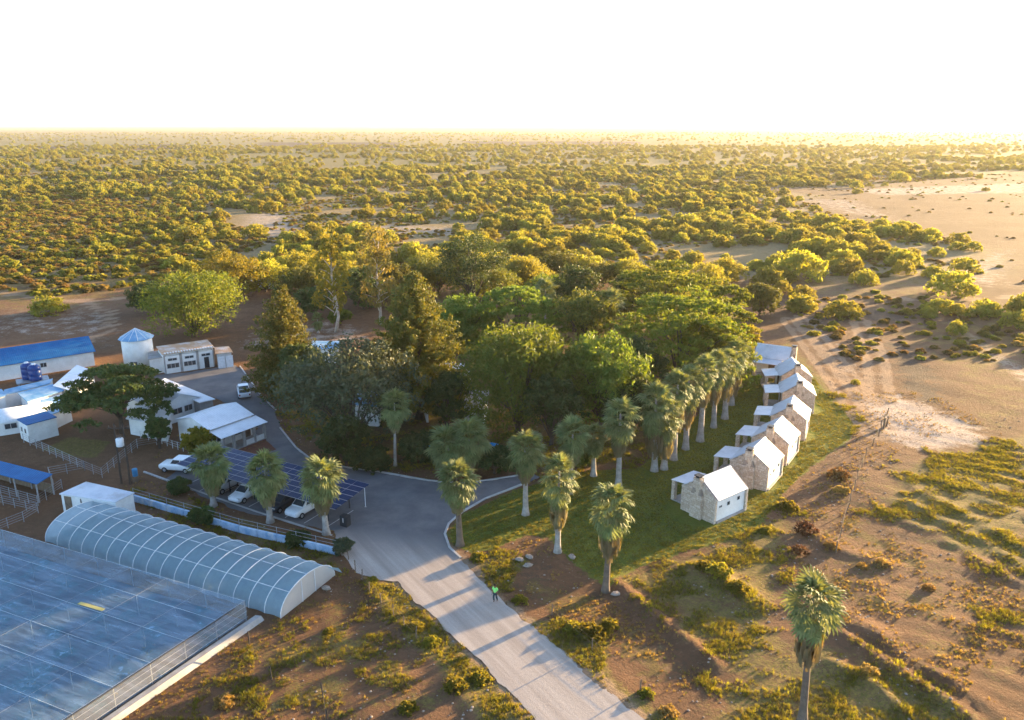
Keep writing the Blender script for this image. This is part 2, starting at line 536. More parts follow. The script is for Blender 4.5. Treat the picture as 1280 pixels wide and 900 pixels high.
def height(x, y):
    x = np.asarray(x, float); y = np.asarray(y, float)
    near = np.clip((420 - y) / 120, 0, 1)
    far = np.clip((y - 300) / 900, 0, 1)
    z = 0.16 * (vn(x, y, 4.2, 1) - 0.5) + 0.10 * (vn(x, y, 1.9, 2) - 0.5) + 0.30 * (vn(x, y, 15, 3) - 0.5)
    # windrows left by the plough on the open ground to the right
    wob = x * 0.50 + y * 0.87 + 1.6 * vn(x, y, 9, 4)
    z = z + near * 0.05 * np.sin(wob * 2.6) * np.clip((x - 22) / 10, 0, 1) * np.clip((105 - y) / 15, 0, 1) * vn(x, y, 11, 6)
    for pts, h, wd in _rid:
        x0 = min(p[0] for p in pts) - 5; x1 = max(p[0] for p in pts) + 5
        y0 = min(p[1] for p in pts) - 5; y1 = max(p[1] for p in pts) + 5
        k = (x > x0) & (x < x1) & (y > y0) & (y < y1)
        if k.any():
            d = segdist(x[k], y[k], pts, False)
            zz = z[k] + h * np.exp(-(d / wd) ** 2) * (0.6 + 0.8 * vn(x[k], y[k], 2.5, 5))
            z = z.copy(); z[k] = zz
    z = z - 0.12 * area(x, y, PLOT, 2.5)
    fl = np.zeros(x.shape)
    for p in FLAT: fl = np.maximum(fl, area(x, y, p, 1.5))
    fl = np.maximum(fl, 0.85 * area(x, y, LAWN, 2.0))
    z = z * (1 - fl) - 0.035 * fl
    z = z + far * 3.0 * (vn(x, y, 260, 7) - 0.5) + np.clip((y - 3000) / 9000, 0, 1) * (26 * vn(x, y, 4200, 8) + 7)
    return z


def hz(x, y):
    return float(height(np.array([x]), np.array([y]))[0])


def lines(lo, hi, f0, f1, step, grow, cap=1e9):
    out = list(np.arange(f0, f1 + 1e-6, step))
    s = step; v = f1
    while v < hi:
        s = min(s * grow, cap); v += s; out.append(min(v, hi))
    s = step; v = f0
    while v > lo:
        s = min(s * grow, cap); v -= s; out.insert(0, max(v, lo))
    return np.array(sorted(set(out)))


gx = lines(-26000, 26000, -62, 66, 0.55, 1.045)
gy = lines(-1500, 26000, 40, 112, 0.55, 1.028)
XX, YY = np.meshgrid(gx, gy)
xf = XX.ravel(); yf = YY.ravel()
zf = height(xf, yf)
me = bpy.data.meshes.new('ground')
nx, ny = len(gx), len(gy)
me.vertices.add(nx * ny)
me.vertices.foreach_set('co', np.stack([xf, yf, zf], 1).ravel())
ii = np.arange((ny - 1) * (nx - 1))
r_, c_ = ii // (nx - 1), ii % (nx - 1)
q = np.stack([r_ * nx + c_, r_ * nx + c_ + 1, (r_ + 1) * nx + c_ + 1, (r_ + 1) * nx + c_], 1)
me.loops.add(q.size)
me.loops.foreach_set('vertex_index', q.ravel())
me.polygons.add(len(q))
me.polygons.foreach_set('loop_start', np.arange(len(q)) * 4)
me.polygons.foreach_set('loop_total', np.full(len(q), 4))
me.polygons.foreach_set('use_smooth', np.ones(len(q), bool))
me.update()


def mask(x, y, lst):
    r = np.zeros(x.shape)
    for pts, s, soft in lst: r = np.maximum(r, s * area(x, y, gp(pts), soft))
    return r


sandm = area(xf + 50 * (vn(xf, yf, 60, 50) - .5), yf + 90 * (vn(xf, yf, 70, 51) - .5), SAND, 25)
veld = np.clip((yf - 170) / 60, 0, 1) * (1 - area(xf, yf, HOMESTEAD, 10))
attrs = {'farveld': .9 * np.clip((yf - 450) / 600, 0, 1) * (1 - .8 * sandm), 'sand': sandm, 'veld': veld * .8, 'grass': mask(xf, yf, GRASS), 'pale': mask(xf, yf, PALE), 'darksoil': mask(xf, yf, DARK), 'drygrass': mask(xf, yf, DRY), 'lawn': area(xf, yf, LAWN, 1.2)}
tracks = [([(170, 372), (105, 376), (138, 392), (136, 410), (118, 424), (60, 440)], 1.1), ([(-60, 372), (0, 365), (50, 372), (105, 378)], 1.4), ([(1000, 372), (1100, 372), (1180, 376), (1300, 368)], 1.2),
          ([(985, 400), (1010, 430), (1040, 470), (1075, 520), (1095, 545)], 1.3), ([(1000, 396), (1028, 428), (1058, 462), (1085, 500)], 1.0), ([(1075, 400), (1095, 450), (1100, 500)], 1.6)]
tr = np.zeros(xf.shape)
for pts, wd in tracks:
    d = segdist(xf, yf, gp(pts), False)
    tr = np.maximum(tr, 0.95 * np.exp(-((d - wd) / (0.55 * wd)) ** 2) + 0.4 * np.exp(-(d / wd) ** 2))
dr = segdist(xf, yf, gp([(563, 684), (580, 702), (618, 742), (658, 778), (700, 812), (752, 856), (812, 906), (860, 945)]), False)
dl = segdist(xf, yf, gp([(705, 935), (672, 902), (640, 868), (604, 830), (560, 790), (522, 754), (497, 728)]), False)
attrs['track'] = np.clip(np.maximum(tr, 1.0 - np.minimum(dr, dl * 1.5) / 1.6), 0, 1)
for k, a in attrs.items():
    at = me.attributes.new(k, 'FLOAT', 'POINT')
    at.data.foreach_set('value', a.astype(np.float32))


def groundmat():
    m, nt, b = newmat('ground_soil_and_grass')
    P = pos(nt)
    big = noise(nt, P, 0.035, 6, 0.6)
    mid = noise(nt, P, 0.32, 6, 0.65)
    fine = noise(nt, P, 2.6, 6, 0.7)
    grit = noise(nt, P, 9.0, 4, 0.7)
    jit = math_(nt, 'ADD', math_(nt, 'MULTIPLY', mid, 0.9), math_(nt, 'MULTIPLY', fine, 0.6))   # ~0.75 mean
    c = mix(nt, ramp(nt, big, 0.35, 0.65), (0.135, 0.068, 0.035), (0.185, 0.10, 0.055))
    c = mix(nt, math_(nt, 'MULTIPLY', ramp(nt, mid, 0.42, 0.68), 0.6), c, (0.10, 0.055, 0.03))

    def layer(c, name, colr, lo=0.38, hi=0.62, k=1.0):
        a = N(nt, 'ShaderNodeAttribute', attribute_name=name).outputs['Fac']
        s = math_(nt, 'ADD', a, math_(nt, 'MULTIPLY', math_(nt, 'SUBTRACT', jit, 0.75), 1.5))
        f = math_(nt, 'MULTIPLY', ramp(nt, s, lo, hi), k)
        on = math_(nt, 'MULTIPLY', f, ramp(nt, a, 0.02, 0.2))
        return mix(nt, on, c, colr)
    c = layer(c, 'veld', (0.26, 0.195, 0.095), 0.25, 0.75, 0.9)
    c = layer(c, 'farveld', (0.185, 0.155, 0.055), 0.2, 0.7, 0.85)
    c = layer(c, 'sand', mix(nt, ramp(nt, mid, .35, .65), mix(nt, ramp(nt, big, .4, .6), (0.135, 0.078, 0.042), (0.18, 0.11, 0.062)), (0.14, 0.078, 0.04)), 0.3, 0.9, 0.9)
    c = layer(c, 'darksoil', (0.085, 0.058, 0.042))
    c = layer(c, 'pale', (0.40, 0.32, 0.26), 0.42, 0.75)
    gdry = mix(nt, ramp(nt, fine, 0.3, 0.7), (0.22, 0.145, 0.05), (0.14, 0.095, 0.03))
    c = layer(c, 'drygrass', gdry)
    ggr = mix(nt, ramp(nt, fine, 0.38, 0.6), (0.105, 0.105, 0.018), (0.24, 0.175, 0.05))
    ggr = mix(nt, ramp(nt, noise(nt, P, 5.0, 5, .7), 0.48, 0.6), ggr, (0.16, 0.105, 0.05))
    c = layer(c, 'grass', ggr, 0.34, 0.66, 0.9)
    lw = mix(nt, ramp(nt, mid, 0.35, 0.7), (0.095, 0.125, 0.016), (0.16, 0.16, 0.026))
    c = layer(c, 'lawn', lw, 0.28, 0.5)
    c = layer(c, 'track', (0.33, 0.22, 0.14), 0.4, 0.8, 0.8)
    c = mix(nt, math_(nt, 'MULTIPLY', ramp(nt, grit, 0.45, 0.75), 0.45), c, (0.07, 0.05, 0.03))
    lump = noise(nt, P, 1.3, 8, 0.75)
    c = mix(nt, math_(nt, 'MULTIPLY', ramp(nt, lump, 0.50, 0.66), 0.5), c, (0.085, 0.06, 0.03))
    c = mix(nt, math_(nt, 'MULTIPLY', ramp(nt, lump, 0.46, 0.34), 0.3), c, (0.28, 0.18, 0.10))
    nt.links.new(c, b.inputs['Base Color'])
    b.inputs['Roughness'].default_value = 0.95
    b.inputs['Specular IOR Level'].default_value = 0.1
    h = math_(nt, 'ADD', math_(nt, 'MULTIPLY', fine, 0.6), math_(nt, 'ADD', math_(nt, 'MULTIPLY', grit, 0.25), math_(nt, 'MULTIPLY', lump, 0.8)))
    bump(nt, b, h, 0.8, 0.3)
    return m


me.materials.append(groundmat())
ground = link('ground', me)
tag(ground, 'sandy red ground with grass, tracks and ploughed furrows', None, None, 'structure')


def roadmat():
    m, nt, b = newmat('road_asphalt_to_gravel')
    P = pos(nt)
    sp = N(nt, 'ShaderNodeSeparateXYZ'); nt.links.new(P, sp.inputs[0])
    s = math_(nt, 'ADD', math_(nt, 'MULTIPLY', sp.outputs[1], 0.95), math_(nt, 'MULTIPLY', sp.outputs[0], 0.25))
    mid = noise(nt, P, 0.35, 6, 0.65); fine = noise(nt, P, 3.5, 5, 0.7); grit = noise(nt, P, 16, 3)
    s = math_(nt, 'ADD', s, math_(nt, 'MULTIPLY', mid, 4.0))
    asph = mix(nt, ramp(nt, mid, 0.3, 0.7), (0.105, 0.102, 0.105), (0.16, 0.15, 0.145))
    al = math_(nt, 'ADD', math_(nt, 'MULTIPLY', sp.outputs[0], .83), math_(nt, 'MULTIPLY', sp.outputs[1], .55))
    bl = math_(nt, 'ADD', math_(nt, 'MULTIPLY', sp.outputs[0], .55), math_(nt, 'MULTIPLY', sp.outputs[1], -.83))
    st = nt.nodes.new('ShaderNodeCombineXYZ')
    nt.links.new(math_(nt, 'MULTIPLY', al, 1.1), st.inputs[0]); nt.links.new(math_(nt, 'MULTIPLY', bl, .05), st.inputs[1])
    streak = noise(nt, st.outputs[0], 1.0, 5, 0.65)
    grav = mix(nt, ramp(nt, streak, 0.3, 0.7), (0.43, 0.365, 0.31), (0.30, 0.25, 0.21))
    grav = mix(nt, math_(nt, 'MULTIPLY', ramp(nt, fine, 0.5, 0.8), 0.5), grav, (0.29, 0.23, 0.185))
    c = mix(nt, ramp(nt, s, 62.5, 69.5), grav, asph)
    c = mix(nt, math_(nt, 'MULTIPLY', ramp(nt, grit, 0.45, 0.75), 0.25), c, (0.07, 0.06, 0.055))
    nt.links.new(c, b.inputs['Base Color'])
    b.inputs['Roughness'].default_value = 0.9
    b.inputs['Specular IOR Level'].default_value = 0.2
    bump(nt, b, math_(nt, 'ADD', fine, grit), 0.35, 0.05)
    return m


def sheet(name, poly, z, m, label, jit=0.0, step=0.8):
    pts = []
    n = len(poly)
    for i in range(n):
        a = Vector(poly[i]).to_2d(); b_ = Vector(poly[(i + 1) % n]).to_2d()
        k = max(1, int((b_ - a).length / step))
        for j in range(k):
            p = a.lerp(b_, j / k)
            if jit:
                d = (b_ - a).normalized()
                p = p + Vector((-d.y, d.x)) * (vn(p.x, p.y, 1.3, 12) + 0.5 * vn(p.x, p.y, 0.5, 13) - 0.75) * jit
            pts.append((p.x, p.y, z))
    tris = tessellate_polygon([[Vector(p) for p in pts]])
    mb = MB(); mb.add(pts, [tuple(t) for t in tris])
    me = mb.mesh(name, m)
    if me.polygons[0].normal.z < 0: me.flip_normals()
    o = link(name, me)
    return tag(o, label, None, None, 'structure')


m_road = roadmat()
sheet('road', ROAD, 0.045, m_road, 'grey asphalt yard running into a pale gravel road', 0.45, 0.4)


def strip(name, pts, wd, h, m, label, z0=-0.05):
    """kerb: a low stone edge along a line"""
    mb = MB()
    P = [Vector(p).to_2d() for p in pts]
    L, Rr = [], []
    for i, p in enumerate(P):
        d = (P[min(i + 1, len(P) - 1)] - P[max(i - 1, 0)]).normalized()
        nrm = Vector((-d.y, d.x)) * wd / 2
        L.append(p + nrm); Rr.append(p - nrm)
    n = len(P)
    vs = [(p.x, p.y, z0) for p in L] + [(p.x, p.y, z0) for p in Rr] + [(p.x, p.y, h) for p in L] + [(p.x, p.y, h) for p in Rr]
    fs = []
    for i in range(n - 1):
        fs += [(2 * n + i, 2 * n + i + 1, 3 * n + i + 1, 3 * n + i), (i, 2 * n + i, 2 * n + i + 1, i + 1), (n + i, n + i + 1, 3 * n + i + 1, 3 * n + i)]
    fs += [(0, n, 3 * n, 2 * n), (n - 1, 2 * n - 1, 4 * n - 1, 3 * n - 1)]
    mb.add(vs, fs)
    o = mb.build(name, m)
    return tag(o, label, None, None, 'structure')


strip('kerb', gp([(652, 606), (606, 624), (578, 640), (561, 655), (556, 668), (562, 685), (576, 698)]), 0.22, 0.13, m_kerb, 'pale curved kerb between the lawn and the asphalt')
strip('kerb', gp([(300, 458), (324, 492), (345, 513)]), 0.2, 0.13, m_kerb, 'straight kerb beside the parked pickup')
strip('kerb', gp([(350, 535), (370, 560), (392, 577), (435, 585), (480, 591), (535, 601), (580, 605), (640, 596), (660, 592)]), 0.22, 0.13, m_kerb, 'long kerb along the foot of the shaded garden')
strip('kerb', gp([(180, 590), (240, 612), (320, 640), (415, 670)]), 0.2, 0.12, m_kerb, 'kerb behind the row of parked cars')
m_plum = pmat('red_garden_soil', (0.15, 0.055, 0.03), (0.10, 0.04, 0.025), 1.2, 0.95, 0.4)
sheet('flower_bed', gp([(296, 556), (345, 545), (362, 562), (330, 575), (300, 568)]), 0.02, m_plum, 'red soil bed in front of the verandah')


# ------------------------------------------------------------------ foliage
def quadmesh(name, V, m):
    n = len(V) // 4
    me = bpy.data.meshes.new(name)
    me.vertices.add(4 * n)
    me.vertices.foreach_set('co', V.astype(np.float32).ravel())
    me.loops.add(4 * n)
    me.loops.foreach_set('vertex_index', np.arange(4 * n))
    me.polygons.add(n)
    me.polygons.foreach_set('loop_start', np.arange(n) * 4)
    me.polygons.foreach_set('loop_total', np.full(n, 4))
    me.update()
    if m: me.materials.append(m)
    return me


def unit(a):
    return a / np.maximum(np.linalg.norm(a, axis=1, keepdims=True), 1e-9)


def leaves(C, rad, per, size, g, flat=1.0, out=0.6, droop=0.0, aspect=1.7):
    """leaf faces round clump centres C (n,3) with clump radii rad (n,)"""
    n = len(C) * per
    C = np.repeat(C, per, 0); rad = np.repeat(rad, per)
    d = unit(g.normal(size=(n, 3)))
    r = rad * g.random(n) ** 0.45
    off = d * r[:, None]
    off[:, 2] *= flat
    P = C + off
    nrm = unit(d * out + g.normal(size=(n, 3)) * 0.7 + np.array([0, 0, 0.35]))
    t = unit(np.cross(nrm, g.normal(size=(n, 3))) + np.array([0, 0, -droop]))
    bt = unit(np.cross(nrm, t))
    s = size * (0.6 + 0.8 * g.random(n))[:, None]
    a = t * s * aspect * 0.5; b = bt * s * 0.5
    V = np.stack([P - a, P + b * 0.9 - a * 0.1, P + a, P - b * 0.9 - a * 0.1], 1).reshape(-1, 3)
    return V


def lobes_round(w, hb, h, nl, g, spread=0.62, rr=0.30):
    """blob centres filling a domed crown"""
    out = []
    for i in range(nl):
        for _ in range(40):
            p = g.uniform(-1, 1, 3)
            if p @ p < 1: break
        z = (hb + h) / 2 + p[2] * (h - hb) / 2 * spread
        k = 1.0 - 0.35 * max(0, p[2])
        out.append((p[0] * w / 2 * spread * k, p[1] * w / 2 * spread * k, z, w * rr * g.uniform(0.75, 1.15)))
    return np.array(out)


def on_lobes(L, k, g, up=0.25, squash=0.85):
    C, rad = [], []
    for (x, y, z, r) in L:
        d = unit(g.normal(size=(k, 3)) + np.array([0, 0, up]))
        q = r * g.uniform(0.72, 1.02, k)
        c = np.array([x, y, z]) + d * q[:, None] * np.array([1, 1, squash])
        C.append(c)
        rad.append(np.full(k, r))
    return np.concatenate(C), np.concatenate(rad)


def tree(name, label, x, ytop, h, wpx, kind, lm, bark=None, seed=0, hb=None, group=None, cat='tree', dens=1.0, at=None):
    g = np.random.default_rng(1000 + seed)
    p = at if at is not None else G(x, ytop, h)
    p = Vector((p[0], p[1], 0)); p.z = hz(p.x, p.y)
    dist = math.sqrt(p.x ** 2 + p.y ** 2 + 900)
    w = 1.22 * wpx / F * dist
    bark = bark or m_bark
    if kind == 'conifer': w *= 1.3
    root = empty(name, p, g.uniform(0, 6.28))
    limbs = []
    if kind in ('round', 'grey', 'feather'):
        hb = h * 0.2 if hb is None else hb
        nl = int(9 + w * 0.7)
        L = lobes_round(w, hb, h * 0.97, nl, g, 0.70, 0.22)
        # a skin of lobes on the upper dome keeps the outline full
        for i in range(int(6 + w * 0.5)):
            a = i * 2.4 + g.uniform(-.3, .3); e = g.uniform(0.1, 1.35)
            L = np.vstack([L, [math.cos(a) * math.cos(e) * w * 0.36, math.sin(a) * math.cos(e) * w * 0.36, (hb + h) / 2 + math.sin(e) * (h - hb) * 0.36, w * 0.15 * g.uniform(.7, 1.2)]])
        k = int(15 * dens)
        C, rad = on_lobes(L, k, g, 0.35)
        C = C[C[:, 2] > hb * 0.55]
        cr = np.full(len(C), w * (0.055 if kind != 'feather' else 0.07)) * g.uniform(0.7, 1.4, len(C))
        V = leaves(C, cr, 21, 0.26 if kind != 'feather' else 0.25, g, 0.8, 0.5, 0.5 if kind == 'feather' else 0.15, 1.8 if kind != 'feather' else 2.6)
        limbs = L[:, :3]
    elif kind == 'acacia':
        hb = h * 0.28 if hb is None else hb
        C = []
        npl = int(22 + w * 3.4)
        for i in range(npl):
            rr_ = math.sqrt((i + 0.5) / npl)
            a = i * 2.39996
            top = hb + (h - hb) * math.sqrt(max(0, 1 - (rr_ * 0.97) ** 2))
            lay = g.choice([0, 0, 1, 2])
            zc = max(hb * 0.9, top - 0.25 - lay * g.uniform(0.9, 1.7)) if g.random() < .6 else g.uniform(hb, top)
            cx, cy = math.cos(a) * rr_ * w / 2 * 0.9, math.sin(a) * rr_ * w / 2 * 0.9
            limbs.append((cx * 0.8, cy * 0.8, zc - 0.5))
            R0 = g.uniform(0.9, 1.7) * max(1.0, w / 14)
            for j in range(int(15 * dens)):
                b = g.uniform(0, 6.28); q = R0 * math.sqrt(g.random())
                C.append((cx + math.cos(b) * q, cy + math.sin(b) * q, zc + 0.25 * (1 - (q / R0) ** 2) + g.uniform(-.12, .12)))
        C = np.array(C)
        V = leaves(C, np.full(len(C), 0.42) * g.uniform(0.7, 1.4, len(C)), 13, 0.25, g, 0.5, 0.35, 0, 2.2)
        limbs = np.array(limbs)
    elif kind == 'conifer':
        hb = 0.6 if hb is None else hb
        C, limbs = [], []
        z = hb
        while z < h:
            t = (z - hb) / (h - hb)
            r = w / 2 * ((1 - t) ** 0.75) * (0.35 + 0.65 * min(1, t * 5 + 0.5))
            nb = max(3, int(5 + r * 1.6))
            a0 = g.uniform(0, 6.28)
            for j in range(nb):
                a = a0 + j * 6.283 / nb + g.uniform(-.25, .25)
                L_ = r * g.uniform(0.6, 1.12)
                for s in np.linspace(0.25, 1, max(2, int(L_ / 0.65))):
                    C.append((math.cos(a) * L_ * s, math.sin(a) * L_ * s, z + 0.30 * L_ * s * s * (0.6 if t < 0.5 else 1.2) + g.uniform(-.2, .2)))
            z += 0.55 + 0.55 * (1 - t)
        C = np.array(C)
        V = leaves(C, np.full(len(C), 0.60) * g.uniform(0.6, 1.3, len(C)), int(24 * dens), 0.20, g, 0.8, 0.4, -0.2, 2.2)
        limbs = np.array([(0, 0, h * 0.96)])
    elif kind == 'euc':
        hb = h * 0.3 if hb is None else hb
        L = []
        nl = int(16 * dens)
        for i in range(nl):
            t = (i + 0.5) / nl
            a = i * 2.4 + g.uniform(-.5, .5)
            r = w * 0.34 * math.sin(math.pi * (0.18 + 0.75 * t)) * g.uniform(0.4, 1.25)
            L.append((math.cos(a) * r, math.sin(a) * r, hb + (h - hb) * t, w * 0.15 * g.uniform(0.7, 1.25)))
        L = np.array(L)
        C, rad = on_lobes(L, 12, g, 0.1, 1.25)
        V = leaves(C, np.full(len(C), w * 0.055) * g.uniform(.7, 1.5, len(C)), 13, 0.30, g, 1.1, 0.3, 1.0, 2.3)
        limbs = L[:, :3] - np.array([0, 0, 0.6])
    link('crown', quadmesh('crown', V, lm), root)
    mb = MB()
    tr_ = (0.022 if kind != 'euc' else 0.013) * h + 0.06
    hb_ = max(hb, 0.8)
    topz = h * (0.92 if kind in ('conifer', 'euc') else 0.62)
    wob = g.normal(size=(4, 2)) * 0.02 * h
    wob[0] = 0
    mb.tube([(wob[i][0], wob[i][1], z) for i, z in enumerate((-0.3, hb_ * 0.6, (hb_ + topz) / 2, topz))], [tr_ * 1.35, tr_, tr_ * 0.65, tr_ * 0.25], 8)
    if kind != 'conifer':
        for (lx, ly, lz) in limbs[:: max(1, len(limbs) // 16)]:
            if kind == 'euc':
                s = (wob[2][0] * 0.6, wob[2][1] * 0.6, max(hb_ * 0.6, lz - 1.8))
            else:
                s = (wob[1][0], wob[1][1], hb_ * g.uniform(0.55, 1.0))
            mid_ = (lx * 0.5, ly * 0.5, s[2] + (lz - s[2]) * 0.62)
            mb.tube([s, mid_, (lx, ly, lz)], [tr_ * 0.42, tr_ * 0.28, tr_ * 0.1], 5)
    mb.build('trunk', bark, root, True)
    tag(root, label, cat, group)
    return root


TREES = [
    # x, ytop, height, width px, kind, leaf, bark, base of crown, density, name, label
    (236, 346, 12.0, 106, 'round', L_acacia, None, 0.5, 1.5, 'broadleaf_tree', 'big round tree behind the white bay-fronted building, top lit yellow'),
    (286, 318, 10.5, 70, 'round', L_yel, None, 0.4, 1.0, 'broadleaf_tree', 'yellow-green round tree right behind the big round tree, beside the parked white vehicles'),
    (186, 356, 6.5, 46, 'round', L_dark, None, 0.8, 1.0, 'broadleaf_tree', 'small dark tree left of the big round tree, above the round tank'),
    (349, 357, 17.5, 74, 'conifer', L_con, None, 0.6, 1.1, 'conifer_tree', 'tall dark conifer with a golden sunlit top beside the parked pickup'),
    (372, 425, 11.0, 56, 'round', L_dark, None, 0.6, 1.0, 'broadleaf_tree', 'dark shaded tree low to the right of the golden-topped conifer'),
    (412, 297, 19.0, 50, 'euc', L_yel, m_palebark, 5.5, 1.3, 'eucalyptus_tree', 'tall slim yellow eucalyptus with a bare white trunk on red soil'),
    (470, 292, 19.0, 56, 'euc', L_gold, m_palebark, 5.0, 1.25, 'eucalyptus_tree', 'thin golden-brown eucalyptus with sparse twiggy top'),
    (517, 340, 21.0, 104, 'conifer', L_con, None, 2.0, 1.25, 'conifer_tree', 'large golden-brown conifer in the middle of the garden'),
    (590, 290, 18.5, 78, 'round', L_dark, None, 4.5, 1.1, 'broadleaf_tree', 'tall very dark tree rising above the back of the grove'),
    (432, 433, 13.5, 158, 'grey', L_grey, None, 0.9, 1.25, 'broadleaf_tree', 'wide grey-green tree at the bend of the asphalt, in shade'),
    (652, 412, 14.5, 150, 'feather', L_green, None, 1.0, 1.3, 'broadleaf_tree', 'large feathery green tree at the front of the grove above the palms'),
    (752, 416, 13.5, 104, 'feather', L_green, None, 1.0, 1.2, 'broadleaf_tree', 'mid-green feathery tree between the largest front tree and the spreading acacia'),
    (645, 360, 13.0, 112, 'acacia', L_green, None, 3.0, 1.2, 'acacia_tree', 'lighter green flat-topped tree behind the large feathery tree'),
    (733, 362, 13.0, 78, 'round', L_con, None, 2.0, 1.1, 'broadleaf_tree', 'dark tree with golden clumps in the grove centre, in front of the dark pair'),
    (720, 332, 13.5, 66, 'round', L_dark, None, 2.0, 1.1, 'broadleaf_tree', 'dark-crowned tree at the back centre of the grove between two palms'),
    (856, 362, 15.5, 158, 'acacia', L_acacia, None, 0.8, 1.35, 'acacia_tree', 'great spreading acacia above the palm row, nearest the cottages'),
    (836, 328, 14.5, 140, 'acacia', L_acacia, None, 2.0, 1.3, 'acacia_tree', 'broad acacia behind the great spreading acacia, at the top of the grove'),
    (908, 352, 12.5, 70, 'acacia', L_acacia, None, 1.0, 1.2, 'acacia_tree', 'acacia at the right edge of the grove above the far cottage'),
    (952, 358, 6.5, 46, 'round', L_olive, None, 0.8, 1.0, 'broadleaf_tree', 'small rounded olive tree at the right end of the grove beside the sandy track'),
    (885, 398, 11.0, 92, 'round', L_acacia, None, 0.6, 1.2, 'broadleaf_tree', 'dense green crown hanging over the far half of the palm row'),
    (928, 405, 6.0, 40, 'acacia', L_yel, None, 0.6, 1.0, 'acacia_tree', 'low bright yellow-green tree next to the farthest cottage'),
    (140, 460, 9.2, 104, 'acacia', L_dark, None, 3.6, 1.3, 'thorn_tree', 'dark spreading thorn tree among the farm buildings on the left'),
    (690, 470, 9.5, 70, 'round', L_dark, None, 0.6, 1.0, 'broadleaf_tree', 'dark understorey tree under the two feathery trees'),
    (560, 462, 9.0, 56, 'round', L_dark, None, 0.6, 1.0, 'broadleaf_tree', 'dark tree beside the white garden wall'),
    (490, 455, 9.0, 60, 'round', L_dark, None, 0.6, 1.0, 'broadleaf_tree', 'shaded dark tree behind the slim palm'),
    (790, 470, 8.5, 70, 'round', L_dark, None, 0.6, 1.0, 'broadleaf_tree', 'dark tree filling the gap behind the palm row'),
    (575, 370, 11.5, 80, 'round', L_green, None, 0.8, 1.0, 'broadleaf_tree', 'bright green tree right of the large golden-brown conifer'),
    (605, 330, 10.5, 70, 'round', L_olive, None, 0.8, 1.0, 'broadleaf_tree', 'golden-lit tree just below the tall very dark tree'),
    (560, 395, 9.5, 60, 'round', L_green, None, 0.8, 1.0, 'broadleaf_tree', 'green tree low between the conifer and the flat-topped tree'),
    (378, 338, 7.0, 60, 'round', L_olive, None, 0.6, 1.0, 'broadleaf_tree', 'olive tree just left of the slim yellow eucalyptus'),
    (392, 362, 6.0, 44, 'round', L_dark, None, 0.6, 1.0, 'broadleaf_tree', 'dark low tree at the foot of the slim yellow eucalyptus, behind it'),
    (450, 335, 9.5, 56, 'round', L_dark, None, 0.6, 1.0, 'broadleaf_tree', 'dark green tree between the yellow and golden-brown eucalyptus'),
    (492, 330, 9.0, 56, 'round', L_olive, None, 0.6, 1.0, 'broadleaf_tree', 'olive tree behind the golden-brown eucalyptus'),
    (545, 322, 9.0, 66, 'round', L_olive, None, 0.6, 1.0, 'broadleaf_tree', 'olive tree left of the tall very dark tree'),
    (655, 325, 8.5, 60, 'round', L_bush, None, 0.6, 1.0, 'broadleaf_tree', 'yellow-green tree right of the tall very dark tree'),
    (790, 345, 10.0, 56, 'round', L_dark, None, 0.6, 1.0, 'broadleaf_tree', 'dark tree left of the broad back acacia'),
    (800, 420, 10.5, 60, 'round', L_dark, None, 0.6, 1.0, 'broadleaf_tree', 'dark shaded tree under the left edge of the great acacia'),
    (690, 345, 10.5, 66, 'round', L_green, None, 0.6, 1.0, 'broadleaf_tree', 'green tree beside the pale-headed garden palm'),
    (430, 520, 6.5, 60, 'round', L_dark, None, 0.3, 0.9, 'garden_shrub', 'dark shrub at the foot of the wide grey-green tree'),
    (525, 545, 3.6, 56, 'round', L_dark, None, 0.2, 0.9, 'garden_shrub', 'low dark hedge shrub right of the slim palm'),
    (463, 562, 2.6, 44, 'round', L_dark, None, 0.1, 0.9, 'garden_shrub', 'low dark shrub by the kerb left of the slim palm'),
    (618, 560, 3.2, 44, 'round', L_dark, None, 0.1, 0.9, 'garden_shrub', 'low dark shrub right of the double palm by the kerb'),
    (720, 562, 3.0, 50, 'round', L_olive, None, 0.1, 0.9, 'garden_shrub', 'low sunlit shrub behind the front palms on the lawn edge'),
    (246, 537, 3.2, 34, 'round', L_weed, None, 0.3, 0.8, 'garden_shrub', 'small green tree at the corner of the verandah house'),
    (195, 522, 4.2, 28, 'round', L_dark, None, 0.8, 0.8, 'garden_shrub', 'small dark tree beside the gabled white farm house'),
    (222, 600, 1.6, 24, 'round', L_dark, None, 0.1, 0.8, 'garden_shrub', 'dark shrub by the front left corner of the solar carport'),
    (252, 636, 1.6, 27, 'round', L_dark, None, 0.1, 0.8, 'garden_shrub', 'dark bush breaking the white fence wall behind the tunnel'),
    (372, 668, 1.0, 26, 'round', L_dark, None, 0.1, 0.8, 'garden_shrub', 'low dark bush against the right half of the white fence wall'),
    (428, 676, 1.4, 22, 'round', L_grey, None, 0.1, 0.8, 'garden_shrub', 'spiky grey-green shrub at the right end of the white fence wall'),
    (425, 388, 3.2, 26, 'round', L_green, None, 0.8, 0.8, 'garden_shrub', 'little green tree on red soil right of the white eucalyptus trunk'),
]
for i, (x, yt, h, wpx, kind, lm, bk, hb, dn, nm, lb) in enumerate(TREES):
    tree(nm, lb, x, yt, h, wpx, kind, lm, bk, i, hb, None, 'shrub' if nm == 'garden_shrub' else 'tree', dn)
